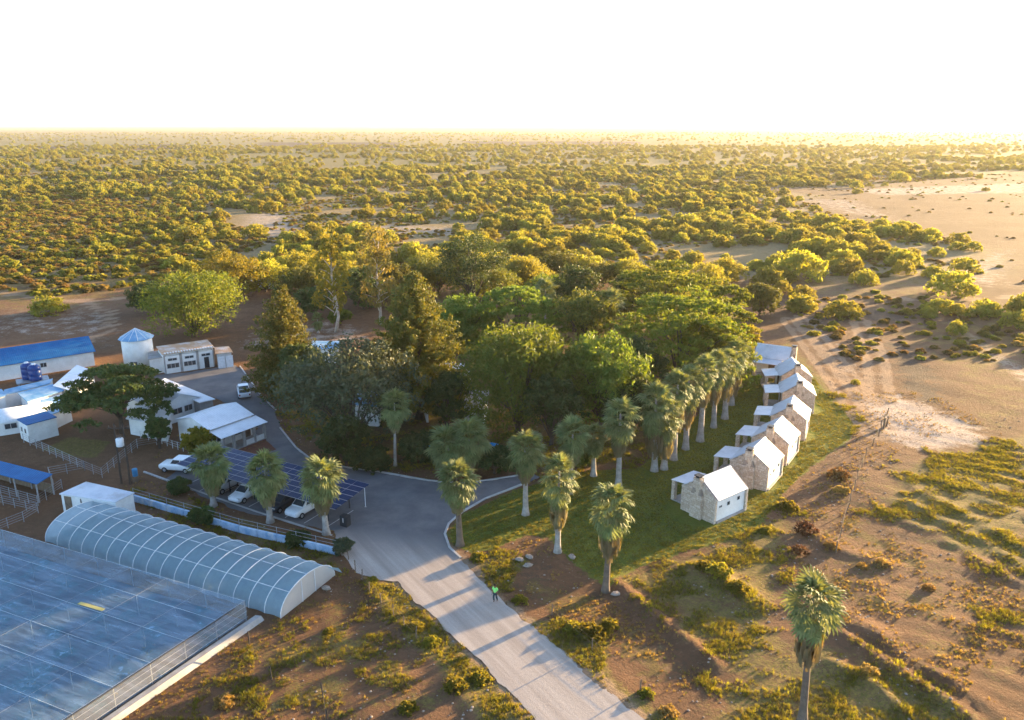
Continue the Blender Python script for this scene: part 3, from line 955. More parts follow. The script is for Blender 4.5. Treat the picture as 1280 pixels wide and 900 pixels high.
# trees one cannot tell apart at the back of the grove
for i in range(20):
    x = 330 + i * 31 + rnd.uniform(-12, 12)
    tree('broadleaf_tree', 'rounded yellow-green tree in the belt along the back edge of the grove', x, rnd.uniform(316, 338) + (8 if x > 800 else 0), rnd.uniform(5.5, 7.5), rnd.uniform(46, 66), 'round', rnd.choice([L_bush, L_olive, L_bush]), None, 100 + i, 0.5, 'trees along the back of the grove', 'tree', 0.75)


# ------------------------------------------------------------------ fan palms
def frond_mesh(k):
    g = random.Random(40 + k)
    mb = MB()
    pl = 0.85
    mb.add([(0, -0.025, 0), (0, 0.025, 0), (pl, 0.015, 0.06), (pl, -0.015, 0.06)], [(0, 1, 2, 3)])
    n = 15
    for i in range(n):
        a = R(-100 + 200 * i / (n - 1))
        L = 1.12 * (1 - 0.22 * abs(a) / R(100)) * g.uniform(0.88, 1.08)
        dz = -0.30 * g.uniform(0.6, 1.5)
        fold = 0.05 if i % 2 else -0.02
        ca, sa = math.cos(a), math.sin(a)
        def pt(r, s, z): return (pl + ca * r - sa * s, sa * r + ca * s, 0.06 + z)
        mb.add([pt(0.02, -0.01, 0), pt(0.02, 0.01, 0), pt(L * 0.55, 0.085, 0.03 + fold), pt(L * 0.55, -0.085, 0.03 - fold),
                pt(L * 0.85, 0.045, dz * 0.4), pt(L * 0.85, -0.045, dz * 0.4), pt(L, 0.0, dz)],
               [(0, 1, 2, 3), (3, 2, 4, 5), (5, 4, 6)])
    me = bpy.data.meshes.new('frond')
    me.from_pydata(mb.v, [], mb.f)
    me.materials.append(L_palm)
    return me


FRONDS = [frond_mesh(k) for k in range(5)]


def skirt_mesh(k, length, rad):
    g = np.random.default_rng(70 + k)
    n = 260
    a = g.uniform(0, 6.283, n); t = g.random(n)
    z = -0.25 - t * length
    r = rad * (0.55 + 0.6 * np.sin(np.pi * np.clip(1 - t, 0.12, 0.9))) * g.uniform(0.6, 1.05, n)
    P = np.stack([np.cos(a) * r, np.sin(a) * r, z], 1)
    L = g.uniform(0.5, 1.0, n)[:, None]
    dn = np.stack([np.cos(a) * -0.10, np.sin(a) * -0.10, -np.ones(n)], 1)
    sd = np.stack([-np.sin(a), np.cos(a), np.zeros(n)], 1) * g.uniform(0.06, 0.15, n)[:, None]
    V = np.stack([P - sd * 0.4, P + sd * 0.4, P + dn * L + sd, P + dn * L - sd], 1).reshape(-1, 3)
    return quadmesh('skirt', V, L_skirt)


SKIRTS = [skirt_mesh(0, 1.6, 0.75), skirt_mesh(1, 2.8, 0.85), skirt_mesh(2, 0.9, 0.6)]


def palm(label, x, yb, h, skirt=0, nf=46, size=1.0, tr=0.34, lean=0.0, group=None, pale=True, at=None, crown=1.6):
    p = at if at is not None else G(x, yb)
    p = Vector((p[0], p[1], hz(p[0], p[1])))
    g = random.Random(int(x * 7 + yb))
    root = empty('fan_palm', p, 0)
    th = h - 1.75 * size
    tr *= 0.85
    la = g.uniform(0, 6.28)
    top = Vector((math.cos(la) * lean * th, math.sin(la) * lean * th, th))
    mb = MB()
    mb.tube([(0, 0, -0.3), (0, 0, 0.25), top * 0.12, top * 0.5, top], [tr * 1.75, tr * 1.35, tr * 1.05, tr * 0.8, tr * 0.3], 10)
    mb.build('trunk', m_palmbark if pale else m_palmbark_d, root, True)
    sk = link('skirt', SKIRTS[skirt], root, top * (1 - max(0, crown - .5) / th), (0, 0, g.uniform(0, 6)), size)
    for i in range(nf):
        t = (i + 0.5) / nf
        el = R(84 - 160 * t ** 0.75) + g.uniform(-0.15, 0.15)
        az = i * 2.39996 + g.uniform(-0.35, 0.35)
        s = size * g.uniform(0.78, 1.15) * (0.85 + 0.2 * min(1, t * 3)) * (1.0 if t < .7 else 0.92)
        q = max(0, t - 0.25) / 0.75
        zo = 0.25 * (1 - t) - crown * q
        o = link('frond', FRONDS[i % 5], root, top * (1 + zo / th) if zo < 0 else top + Vector((0, 0, zo)), None, s)
        o.rotation_euler = Euler((g.uniform(-0.5, 0.5), -el, az), 'XYZ')
    tag(root, label, 'palm', group)
    return root


PALMS = [
    # x, y base, height, skirt, size, trunk radius, label
    (575, 682, 9.2, 0, 1.0, 0.38, 'fan palm inside the curved kerb, nearest the asphalt'),
    (657, 643, 9.6, 0, 1.05, 0.36, 'fan palm on the lawn in a ring of red soil'),
    (697, 690, 10.2, 1, 1.0, 0.34, 'sunlit fan palm on the lawn edge beside the brown plot'),
    (757, 738, 10.7, 1, 1.0, 0.34, 'tall sunlit fan palm at the corner of the lawn and the earth bank'),
    (712, 616, 9.2, 0, 1.05, 0.36, 'fan palm half hidden behind the sunlit one on the lawn edge'),
    (742, 594, 6.8, 2, 0.85, 0.36, 'shorter dark fan palm set back behind the front palms'),
    (773, 607, 9.9, 0, 1.1, 0.38, 'full-headed fan palm standing alone left of the twin palms'),
    (818, 588, 11.2, 1, 1.2, 0.42, 'left trunk of the twin palms that splay apart at the base'),
    (830, 586, 9.6, 1, 1.15, 0.42, 'right trunk of the twin palms that splay apart at the base'),
    (842, 574, 11.0, 1, 1.15, 0.42, 'palm directly behind the twin palms in the long row'),
    (857, 561, 11.6, 1, 1.15, 0.42, 'second palm behind the twin palms in the long row'),
    (875, 551, 11.2, 1, 1.15, 0.46, 'thick pale-trunked palm in the middle of the long row'),
    (892, 534, 10.8, 1, 1.05, 0.40, 'slender palm past the middle of the long row'),
    (906, 523, 10.2, 1, 1.1, 0.46, 'third palm from the far end of the long row'),
    (914, 506, 10.0, 1, 1.1, 0.44, 'second palm from the far end of the long row'),
    (924, 484, 9.0, 1, 1.1, 0.40, 'farthest palm of the long row, below the acacia'),
    (560, 600, 6.8, 0, 1.25, 0.40, 'left of the two broad shaded palms by the garden kerb'),
    (588, 596, 7.6, 0, 1.35, 0.40, 'right of the two broad shaded palms by the garden kerb'),
    (494, 582, 10.0, 0, 1.0, 0.22, 'slim shaded palm with a thin trunk in front of the garden'),
    (1003, 900, 11.6, 1, 0.93, 0.31, 'lone tall palm on the ploughed ground at the lower right'),
    (267, 632, 7.4, 0, 1.12, 0.36, 'left palm of the three in front of the solar carport'),
    (338, 653, 8.0, 0, 1.12, 0.36, 'middle palm of the three in front of the solar carport'),
    (408, 668, 8.6, 0, 1.12, 0.36, 'right palm of the three in front of the solar carport'),
    (334, 410, 4.2, 2, 0.7, 0.25, 'small palm left of the white eucalyptus trunk on red soil'),
]
for (x, yb, h, sk, sz, trr, lb) in PALMS:
    if x == 334: x, yb = 398, 416
    row = 'row' in lb or 'twin' in lb
    palm(lb, x, yb, h + (((x * 7) % 11 - 5) * .18 if row else 0), sk, (54 if x < 1000 else 46) if trr > .3 else 40, sz * 1.1 * ((.80 + (x % 5) * .05) if row else 1.0), trr, 0.03, None, row or yb < 680, None, (2.0 + (x % 7) * .2) if row else (1.9 if sk == 1 else 1.3))
palm('pale-headed garden palm rising out of the grove left of the dark trees', 682, 344, 13.0, 0, 40, 1.3, 0.3, at=G(682, 346, 13.0))
palm('pale-headed garden palm rising out of the grove right of the dark trees', 764, 358, 13.0, 0, 40, 1.3, 0.3, at=G(764, 360, 13.0))


# ------------------------------------------------------------------ cottages
def stonemat():
    m, nt, b = newmat('cottage_stone')
    o = objc(nt)
    v = N(nt, 'ShaderNodeTexVoronoi'); v.inputs['Scale'].default_value = 4.5
    nt.links.new(o, v.inputs['Vector'])
    g = nt.nodes.new('ShaderNodeNewGeometry')
    c = mix(nt, g.outputs['Random Per Island'], (0.46, 0.35, 0.25), (0.62, 0.52, 0.41))
    n = noise(nt, o, 7, 4)
    c = mix(nt, math_(nt, 'MULTIPLY', ramp(nt, n, 0.4, 0.7), 0.5), c, (0.32, 0.22, 0.15))
    nt.links.new(c, b.inputs['Base Color'])
    b.inputs['Roughness'].default_value = 0.9
    bump(nt, b, n, 0.4, 0.03)
    return m


m_stone = stonemat()
m_mortar = pmat('mortar', (0.36, 0.29, 0.22), (0.26, 0.20, 0.16), 2, 0.95, 0.3)


def stones(mb, w0, w1, hfun, y, side, g, axis='x', z0=-0.02):
    """irregular stones proud of a wall plane; axis = direction the wall runs"""
    z = z0
    while z < 6:
        rh = g.uniform(0.17, 0.30)
        u = w0 - g.uniform(0, 0.2)
        any_ = False
        while u < w1:
            lw = g.uniform(0.22, 0.55)
            a, b_ = max(u + 0.02, w0), min(u + lw - 0.02, w1)
            top = min(z + rh - 0.03, hfun(a), hfun(b_))
            if b_ - a > 0.06 and top - z > 0.05:
                any_ = True
                d = g.uniform(0.02, 0.06) * side
                j = lambda: g.uniform(-0.018, 0.018)
                q = [(a + j(), z + j()), (b_ + j(), z + j()), (b_ + j(), top + j()), (a + j(), top + j())]
                ins = 0.03
                cx, cz = (a + b_) / 2, (z + top) / 2
                q2 = [(px + math.copysign(ins, cx - px), pz + math.copysign(ins, cz - pz)) for px, pz in q]
                P = lambda px, pz, dd: (px, y + dd, pz) if axis == 'x' else (y + dd, px, pz)
                mb.add([P(px, pz, -0.01 * side) for px, pz in q] + [P(px, pz, d * 0.6) for px, pz in q] + [P(px, pz, d) for px, pz in q2],
                       [(8, 9, 10, 11), (0, 1, 5, 4), (1, 2, 6, 5), (2, 3, 7, 6), (3, 0, 4, 7), (4, 5, 9, 8), (5, 6, 10, 9), (6, 7, 11, 10), (7, 4, 8, 11)])
            u += lw
        z += rh
        if not any_ and z > 1: break


COT_W, COT_L, COT_E, COT_R = 4.5, 5.4, 2.75, 4.35


def cottage_parts():
    """local frame: gable wall at y=0 facing -y, right white wall at x=W, ridge runs along +y"""
    W, L, E, RG = COT_W, COT_L, COT_E, COT_R
    d = {}
    mb = MB()
    mb.add([(0.02, 0.02, -0.3), (W - 0.02, 0.02, -0.3), (W - 0.02, 0.02, E), (W / 2, 0.02, RG), (0.02, 0.02, E),
            (0.02, 0.35, -0.3), (W - 0.02, 0.35, -0.3), (W - 0.02, 0.35, E), (W / 2, 0.35, RG), (0.02, 0.35, E)],
           [(0, 1, 2, 3, 4), (9, 8, 7, 6, 5), (0, 5, 6, 1), (1, 6, 7, 2), (2, 7, 8, 3), (3, 8, 9, 4), (4, 9, 5, 0)])
    d['gable_wall'] = mb.mesh('gable_wall', m_mortar)
    hf = lambda u: E + 0.12 + (RG - E) * (1 - abs(u - W / 2) / (W / 2))
    g = random.Random(3)
    mb = MB(); stones(mb, 0, W, hf, 0.02, -1, g)
    stones(mb, 0.0, 0.33, lambda u: E, W - 0.02, 1, g, 'y'); stones(mb, 0.0, 0.33, lambda u: E, 0.02, -1, g, 'y')
    d['stonework'] = mb.mesh('stonework', m_stone)
    # rear gable with stone corner
    mb = MB()
    mb.add([(0.02, L - 0.35, -0.3), (W + 0.12, L - 0.35, -0.3), (W + 0.12, L - 0.35, E - 0.1), (W / 2, L - 0.35, RG - 0.02), (0.02, L - 0.35, E),
            (0.02, L, -0.3), (W + 0.12, L, -0.3), (W + 0.12, L, E - 0.1), (W / 2, L, RG - 0.02), (0.02, L, E)],
           [(0, 1, 2, 3, 4), (9, 8, 7, 6, 5), (0, 5, 6, 1), (1, 6, 7, 2), (2, 7, 8, 3), (3, 8, 9, 4), (4, 9, 5, 0)])
    d['rear_wall'] = mb.mesh('rear_wall', m_mortar)
    mb = MB(); stones(mb, L - 0.35, L, lambda u: E - 0.1, W + 0.12, 1, g, 'y')
    stones(mb, 0.0, W, hf, L, 1, g)
    stones(mb, W - 0.05, W + 0.12, lambda u: E - 0.1, L - 0.35, -1, g)
    d['rear_stonework'] = mb.mesh('rear_stonework', m_stone)
    d['side_wall'] = MB().box(W - 0.25, W - 0.03, 0.36, L - 0.36, -0.3, E + 0.02).mesh('side_wall', m_white)
    d['plinth'] = MB().box(W - 0.02, W + 0.12, 0.38, L - 0.40, -0.3, 0.22).mesh('plinth', m_concrete)
    d['rear_side_wall'] = MB().box(0.03, 0.25, 0.36, L - 0.36, -0.3, E + 0.02).mesh('rear_side_wall', m_white)
    sl_ = (RG - E) / (W / 2)
    for nm, s in (('roof_slope', 1), ('roof_slope_left', -1)):
        mb = MB()
        xo = W / 2 + s * (W / 2 + 0.22)
        zo = RG + 0.09 - sl_ * (W / 2 + 0.22)
        pts = [(W / 2 + s * 0.003, 0.25, RG + 0.09), (xo, 0.25, zo), (xo, L - 0.2, zo), (W / 2 + s * 0.003, L - 0.2, RG + 0.09)]
        if s < 0: pts = pts[::-1]
        mb.slab(pts, 0.06)
        d[nm] = mb.mesh('roof_slope', m_whitemetal_y)
    d['ridge_cap'] = MB().slab([(W / 2, 0.22, RG + 0.14), (W / 2 + 0.2, 0.22, RG + 0.03), (W / 2 + 0.2, L - 0.17, RG + 0.03), (W / 2, L - 0.17, RG + 0.14)], 0.02).slab(
        [(W / 2 - 0.2, 0.22, RG + 0.03), (W / 2, 0.22, RG + 0.14), (W / 2, L - 0.17, RG + 0.14), (W / 2 - 0.2, L - 0.17, RG + 0.03)], 0.02).mesh('ridge_cap', m_shadecloth)
    mb = MB().box(W / 2 - 0.70, W / 2 + 0.70, -0.42, 0.01, -0.3, 2.7)
    mb.add([(W / 2 - 0.70, -0.42, 2.7), (W / 2 + 0.70, -0.42, 2.7), (W / 2 + 0.70, 0.01, 2.7), (W / 2 - 0.70, 0.01, 2.7),
            (W / 2 - 0.42, -0.42, 3.4), (W / 2 + 0.42, -0.42, 3.4), (W / 2 + 0.42, 0.01, 3.4), (W / 2 - 0.42, 0.01, 3.4)],
           [(4, 5, 6, 7), (0, 1, 5, 4), (1, 2, 6, 5), (2, 3, 7, 6), (3, 0, 4, 7)])
    mb.box(W / 2 - 0.42, W / 2 + 0.42, -0.42, 0.24, 3.4, 4.55)
    d['chimney'] = mb.mesh('chimney', m_mortar)
    mb = MB()
    stones(mb, W / 2 - 0.70, W / 2 + 0.70, lambda u: 2.7 + (0.7 if abs(u - W / 2) < 0.42 else 0), -0.42, -1, g)
    stones(mb, W / 2 - 0.42, W / 2 + 0.42, lambda u: 4.5, -0.42, -1, g, z0=3.4)
    stones(mb, -0.42, 0.0, lambda u: 2.7, W / 2 + 0.70, 1, g, 'y'); stones(mb, -0.42, 0.24, lambda u: 4.5, W / 2 + 0.42, 1, g, 'y', 3.4)
    stones(mb, -0.42, 0.0, lambda u: 2.7, W / 2 - 0.70, -1, g, 'y'); stones(mb, -0.42, 0.24, lambda u: 4.5, W / 2 - 0.42, -1, g, 'y', 3.4)
    d['chimney_stone'] = mb.mesh('stonework', m_stone)
    d['chimney_cap'] = MB().box(W / 2 - 0.24, W / 2 + 0.24, -0.33, 0.15, 4.554, 4.74).box(W / 2 - 0.38, W / 2 + 0.38, -0.46, 0.28, 4.74, 4.84).mesh('chimney_cap', m_dark)
    d['win_frame'] = MB().box(-0.02, 0.03, -0.24, 0.24, -0.24, 0.24).mesh('window', m_frame)
    d['win_pane'] = MB().box(0.03, 0.042, -0.19, 0.19, -0.19, 0.19).mesh('pane', m_glass)
    # porch on the lawn side
    d['porch_roof'] = MB().slab([(-2.35, 1.0, 2.35), (-0.02, 1.0, 2.62), (-0.02, L - 0.6, 2.62), (-2.35, L - 0.6, 2.35)], 0.07).mesh('porch_roof', m_whitemetal_y)
    mb = MB().box(-0.2, 0.2, -0.2, 0.2, -0.3, 2.28)
    d['post_core'] = mb.mesh('porch_pillar', m_mortar)
    mb = MB()
    stones(mb, -0.2, 0.2, lambda u: 2.28, -0.2, -1, g); stones(mb, -0.2, 0.2, lambda u: 2.28, 0.2, 1, g)
    stones(mb, -0.2, 0.2, lambda u: 2.28, -0.2, -1, g, 'y'); stones(mb, -0.2, 0.2, lambda u: 2.28, 0.2, 1, g, 'y')
    d['post_stone'] = mb.mesh('stonework', m_stone)
    d['porch_floor'] = MB().box(-2.3, -0.03, 1.0, L - 0.6, -0.3, 0.09).mesh('porch_floor', m_concrete)
    d['door'] = MB().box(-0.06, 0.02, 2.0, 2.95, 0.09, 2.1).mesh('door', m_wood)
    d['vent'] = MB().box(-0.02, 0.02, -0.28, 0.28, -0.14, 0.14).mesh('vent', m_frame)
    d['vent_slot'] = MB().box(0.02, 0.03, -0.20, -0.03, -0.1, 0.1).box(0.02, 0.03, 0.03, 0.2, -0.1, 0.1).mesh('vent_slot', m_dark)
    return d


CP = cottage_parts()


def cottage(label, ax, ay, ang, mirror=False, L=1.0):
    """ax, ay: world corner where gable and white wall meet; ang: direction of the ridge"""
    rz = ang - math.pi / 2
    root = empty('stone_cottage', (0, 0, 0), rz)
    root.scale = (1, L, 1)
    off = Matrix.Rotation(rz, 4, 'Z') @ Vector((COT_W, 0, 0))
    root.location = (ax - off.x, ay - off.y, 0.0)
    gw = link('gable_wall', CP['gable_wall'], root); tag(link('stonework', CP['stonework'], gw), kind='stuff')
    rw = link('rear_wall', CP['rear_wall'], root); tag(link('stonework', CP['rear_stonework'], rw), kind='stuff')
    sw = link('side_wall', CP['side_wall'], root)
    link('side_wall', CP['rear_side_wall'], root)
    link('plinth', CP['plinth'], root)
    for k in ('roof_slope', 'roof_slope_left'): link('roof_slope', CP[k], root)
    link('ridge_cap', CP['ridge_cap'], root)
    ch = link('chimney', CP['chimney'], root); tag(link('stonework', CP['chimney_stone'], ch), kind='stuff')
    link('chimney_cap', CP['chimney_cap'], ch)
    for (yy, zz) in ((2.25, 1.75), (3.95, 1.85)):
        wf = link('window', CP['win_frame'], root, (COT_W - 0.03, yy, zz)); link('pane', CP['win_pane'], wf)
    v = link('vent', CP['vent'], root, (COT_W - 0.03, 0.95, 1.75)); link('vent_slot', CP['vent_slot'], v)
    link('porch_roof', CP['porch_roof'], root)
    for yy in (1.25, COT_L - 0.85):
        p = link('porch_pillar', CP['post_core'], root, (-2.05, yy, 0)); tag(link('stonework', CP['post_stone'], p), kind='stuff')
    link('porch_floor', CP['porch_floor'], root)
    link('door', CP['door'], root)
    tag(root, label, 'cottage', 'white-roofed stone cottages in a curved row')
    return root


for lb, ax, ay, ang in (
        ('nearest stone cottage, its white side wall with two small windows in full view', 21.1, 75.0, 38),
        ('second stone cottage from the front, just behind the nearest one', 29.0, 82.8, 55),
        ('third stone cottage from the front', 33.6, 89.9, 57),
        ('middle stone cottage, fourth from either end of the row', 38.7, 98.0, 66),
        ('fifth stone cottage from the front, third from the far end', 43.6, 108.3, 76),
        ('sixth stone cottage from the front, next to the farthest one', 46.3, 117.1, 82)):
    cottage(lb, ax, ay, R(ang))
# the farthest cottage is turned side-on
c7 = cottage('farthest stone cottage, turned so that its long roof and porch face the lawn', 48.2, 130.0, R(150), L=1.15)


# ------------------------------------------------------------------ farm buildings
def local(p0, ang):
    M = Matrix.Rotation(-ang, 3, 'Z')
    return lambda p: M @ (Vector(p) - Vector(p0))


def window_on(parent, m_a, m_b, p, ang, w_, h_, bars=1):
    """window set on a wall: p = centre on the wall plane, ang = outward normal direction (local)"""
    f = MB().box(-0.02, 0.04, -w_ / 2, w_ / 2, -h_ / 2, h_ / 2).build('window', m_a, parent, loc=p, rot=(0, 0, ang))
    mb = MB()
    n = bars + 1
    cw = (w_ - 0.08) / n
    for i in range(n):
        y0 = -w_ / 2 + 0.04 + i * cw
        mb.box(0.04, 0.05, y0 + 0.03, y0 + cw - 0.03, -h_ / 2 + 0.06, h_ / 2 - 0.06)
    mb.build('pane', m_b, f)
    return f


def slab_building(name, label, roof_px, zs, wall_m, roof_m, over=0.2, thick=0.12, cat='building', windows=(), group=None, wallname='wall'):
    """walls under a roof given by its four corner pixels (front-left, front-right, back-right, back-left) and heights"""
    P = [G(x, y, z) for (x, y), z in zip(roof_px, zs)]
    ang = math.atan2(P[1].y - P[0].y, P[1].x - P[0].x)
    root = empty(name, (P[0].x, P[0].y, 0), ang)
    lf = local((P[0].x, P[0].y, 0), ang)
    Q = [lf(p) for p in P]
    c = sum(Q, Vector()) / 4
    IN = [Vector((q.x + math.copysign(over, c.x - q.x), q.y + math.copysign(over, c.y - q.y), q.z)) for q in Q]
    mb = MB(); mb.prism([(q.x, q.y) for q in IN], -0.2, [q.z - thick for q in IN])
    mb.build(wallname, wall_m, root)
    MB().slab(Q, thick - 0.004).build('roof', roof_m, root)
    for (side, t, z, w_, h_, kind) in windows:
        a, b_ = IN[side], IN[(side + 1) % 4]
        d = (b_ - a); d.z = 0
        pp = a.lerp(b_, t); pp.z = z
        an = math.atan2(d.y, d.x) - math.pi / 2
        if kind == 'door':
            MB().box(-0.02, 0.05, -w_ / 2, w_ / 2, -h_ / 2, h_ / 2).build('door', m_wood, root, loc=pp, rot=(0, 0, an))
        else:
            window_on(root, m_frame, m_glass, pp, an, w_, h_, 1 if w_ > 1 else 0)
    tag(root, label, cat, group)
    return root


def gable_building(name, label, p0, p1, depth, eave, ridge, wall_m, roof_m, windows=(), over=0.35, shift=0.0, cat='building', along=True):
    """p0, p1 world base points of the front wall; ridge parallel to it (along) or at right angles to it"""
    d = (p1 - p0); d.z = 0
    Lx = d.length
    ang = math.atan2(d.y, d.x)
    root = empty(name, (p0.x, p0.y, 0), ang)
    mb = MB()
    if along:
        mb.add([(0, 0, -.2), (0, depth, -.2), (0, depth, eave), (0, depth / 2, ridge), (0, 0, eave), (Lx, 0, -.2), (Lx, depth, -.2), (Lx, depth, eave), (Lx, depth / 2, ridge), (Lx, 0, eave)],
               [(0, 4, 3, 2, 1), (5, 6, 7, 8, 9), (0, 5, 9, 4), (1, 2, 7, 6), (4, 9, 8, 3), (3, 8, 7, 2), (0, 1, 6, 5)])
        s = (ridge - eave) / (depth / 2); zo = ridge + 0.1 - s * (depth / 2 + over)
        r1 = [(-over, -over, zo), (Lx + over, -over, zo), (Lx + over, depth / 2 - 0.003, ridge + 0.1), (-over, depth / 2 - 0.003, ridge + 0.1)]
        r2 = [(-over, depth / 2 + 0.003, ridge + 0.1), (Lx + over, depth / 2 + 0.003, ridge + 0.1), (Lx + over, depth + over, zo), (-over, depth + over, zo)]
    else:
        mb.add([(0, 0, -.2), (Lx, 0, -.2), (Lx, 0, eave), (Lx / 2, 0, ridge), (0, 0, eave), (0, depth, -.2), (Lx, depth, -.2), (Lx, depth, eave), (Lx / 2, depth, ridge), (0, depth, eave)],
               [(0, 1, 2, 3, 4), (5, 9, 8, 7, 6), (0, 5, 6, 1), (1, 6, 7, 2), (2, 7, 8, 3), (3, 8, 9, 4), (4, 9, 5, 0)])
        s = (ridge - eave) / (Lx / 2); zo = ridge + 0.1 - s * (Lx / 2 + over)
        r1 = [(-over, -over, zo), (Lx / 2 - 0.003, -over, ridge + 0.1), (Lx / 2 - 0.003, depth + over, ridge + 0.1), (-over, depth + over, zo)]
        r2 = [(Lx / 2 + 0.003, -over, ridge + 0.1), (Lx + over, -over, zo), (Lx + over, depth + over, zo), (Lx / 2 + 0.003, depth + over, ridge + 0.1)]
    mb.build('wall', wall_m, root)
    MB().slab(r1, 0.07).build('roof_slope', roof_m, root)
    MB().slab(r2, 0.07).build('roof_slope', roof_m, root)
    for (u, z, w_, h_, kind) in windows:
        if kind == 'door':
            MB().box(u - w_ / 2, u + w_ / 2, -0.05, 0.02, 0.0, h_).build('door', m_wood, root)
        else:
            window_on(root, m_frame, m_glass, (u, 0, z), -math.pi / 2, w_, h_)
    tag(root, label, cat)
    return root


# long blue shed
a_, b_ = G(-60, 486), G(119, 456.5)
gable_building('long_shed', 'long white shed with a bright blue metal roof at the left edge', a_, b_, 8.0, 2.6, 4.3, m_white, m_bluemetal,
               [(3, 1.5, 1.0, 0.8, 'w'), (13, 1.5, 1.0, 0.8, 'w')])
slab_building('low_building', 'low white-roofed building wedged between the blue shed and the thorn tree', [(66, 482), (90, 488), (119, 464), (96, 456)], (2.6, 2.4, 2.6, 2.8), m_white, m_whitemetal)
slab_building('low_building', 'narrow blue-roofed lean-to under the blue water tanks', [(4, 494), (62, 479), (66, 473), (5, 487)], (2.2, 2.2, 2.4, 2.4), m_white, m_bluepale)
slab_building('low_building', 'low building with a grey-blue sheet roof in front of the blue lean-to', [(34, 502), (80, 488), (66, 480), (22, 491)], (2.3, 2.3, 2.5, 2.5), m_white, m_bluepale)
slab_building('low_building', 'low building with a patched pale blue roof behind the small blue-roofed cabin', [(62, 519), (88, 508), (74, 494), (50, 500)], (2.3, 2.2, 2.4, 2.5), m_white, m_bluepale)
slab_building('cabin', 'small white cabin with a flat bright blue roof beside the grass paddock', [(33, 531), (71, 521), (57, 513.5), (21, 524)], (2.6, 2.6, 2.7, 2.7), m_white, m_bluemetal, 0.08,
              windows=[(3, 0.3, 1.5, 0.5, 0.7, 'w'), (3, 0.7, 1.5, 0.5, 0.7, 'w')])
slab_building('low_building', 'low shed with a flat white roof at the far left edge', [(-40, 505), (8, 494), (2, 486), (-40, 494)], (2.6, 2.6, 2.6, 2.6), m_white, m_bluepale)

# vaulted white hall
p0, p1 = G(-45, 552), G(24, 541)
d_ = p1 - p0; ang = math.atan2(d_.y, d_.x)
root = empty('vaulted_hall', p0, ang)
Lx, dp = d_.length + 4.2, 4.6
MB().box(0, Lx, 0, dp, -.2, 1.75).build('wall', m_white, root)
mb = MB()
arc = [(dp / 2 - (dp / 2 + 0.12) * math.cos(math.pi * i / 14), 1.7 + 1.15 * math.sin(math.pi * i / 14)) for i in range(15)]
vs = [(-0.1, y, z) for y, z in arc] + [(Lx + 0.1, y, z) for y, z in arc]
mb.add(vs, [(i, i + 15, i + 16, i + 1) for i in range(14)] + [tuple(range(15)), tuple(range(29, 14, -1))])
mb.build('vault_roof', m_shadecloth, root, True)
for u in (Lx - 1.3, Lx - 3.2, Lx - 5.0):
    window_on(root, m_frame, m_glass, (u, 0, 1.15), -math.pi / 2, 1.5, 0.8)
tag(root, 'white hall with a rounded vault roof left of the blue-roofed cabin', 'hall')

# blue water tanks on a stand
for k, (x, y, lb) in enumerate(((36, 473, 'left dark blue plastic water tank with white lid on the stand'), (45, 475, 'right dark blue plastic water tank with white lid on the stand'))):
    p = G(x, y, 1.9)
    root = empty('water_tank', (p.x, p.y, 1.9))
    MB().lathe([(0.85, 0), (0.9, 0.1), (0.9, 0.7), (0.86, 0.74), (0.9, 0.8), (0.9, 1.6), (0.86, 1.64), (0.9, 1.7), (0.88, 2.2), (0.6, 2.45), (0.3, 2.52)], 20).build('body', m_bluep, root, True)
    MB().lathe([(0.32, 2.5), (0.34, 2.56), (0.3, 2.68), (0.12, 2.74)], 14).build('lid', m_shadecloth, root, True)
    tag(root, lb, 'water tank', 'blue water tanks on the stand')
p = (G(36, 473, 1.9) + G(45, 475, 1.9)) / 2
root = empty('tank_stand', (p.x, p.y, 0), 0.6)
MB().box(-2.2, 2.2, -1.3, 1.3, 1.75, 1.895).build('platform', m_galv, root)
for sx in (-1.9, 1.9):
    for sy in (-1.1, 1.1):
        MB().box(sx - .06, sx + .06, sy - .06, sy + .06, -.2, 1.746).build('leg', m_galv, root)
tag(root, 'grey steel stand carrying the two blue water tanks', 'tank stand')

# round white reservoir with blue cone roof
c = G(175, 457)
root = empty('round_reservoir', c)
MB().lathe([(2.45, -.2), (2.45, 5.2), (2.4, 5.25)], 40).build('wall', m_white, root, True)
mb = MB(); mb.lathe([(2.85, 5.0), (2.85, 5.06), (1.5, 5.85), (0.15, 6.65), (0.02, 6.7)], 12)
rf = mb.build('roof', m_bluepale, root)
for i in range(12):
    a = 2 * math.pi * i / 12
    MB().tube([(math.cos(a) * 2.84, math.sin(a) * 2.84, 5.09), (0, 0, 6.73)], 0.04, 4).build('seam', m_shadecloth, rf)
window_on(root, m_frame, m_glass, (0.2, -2.42, 1.1), -math.pi / 2, 1.3, 0.7)
tag(root, 'round white water reservoir with a pale blue conical roof', 'reservoir')

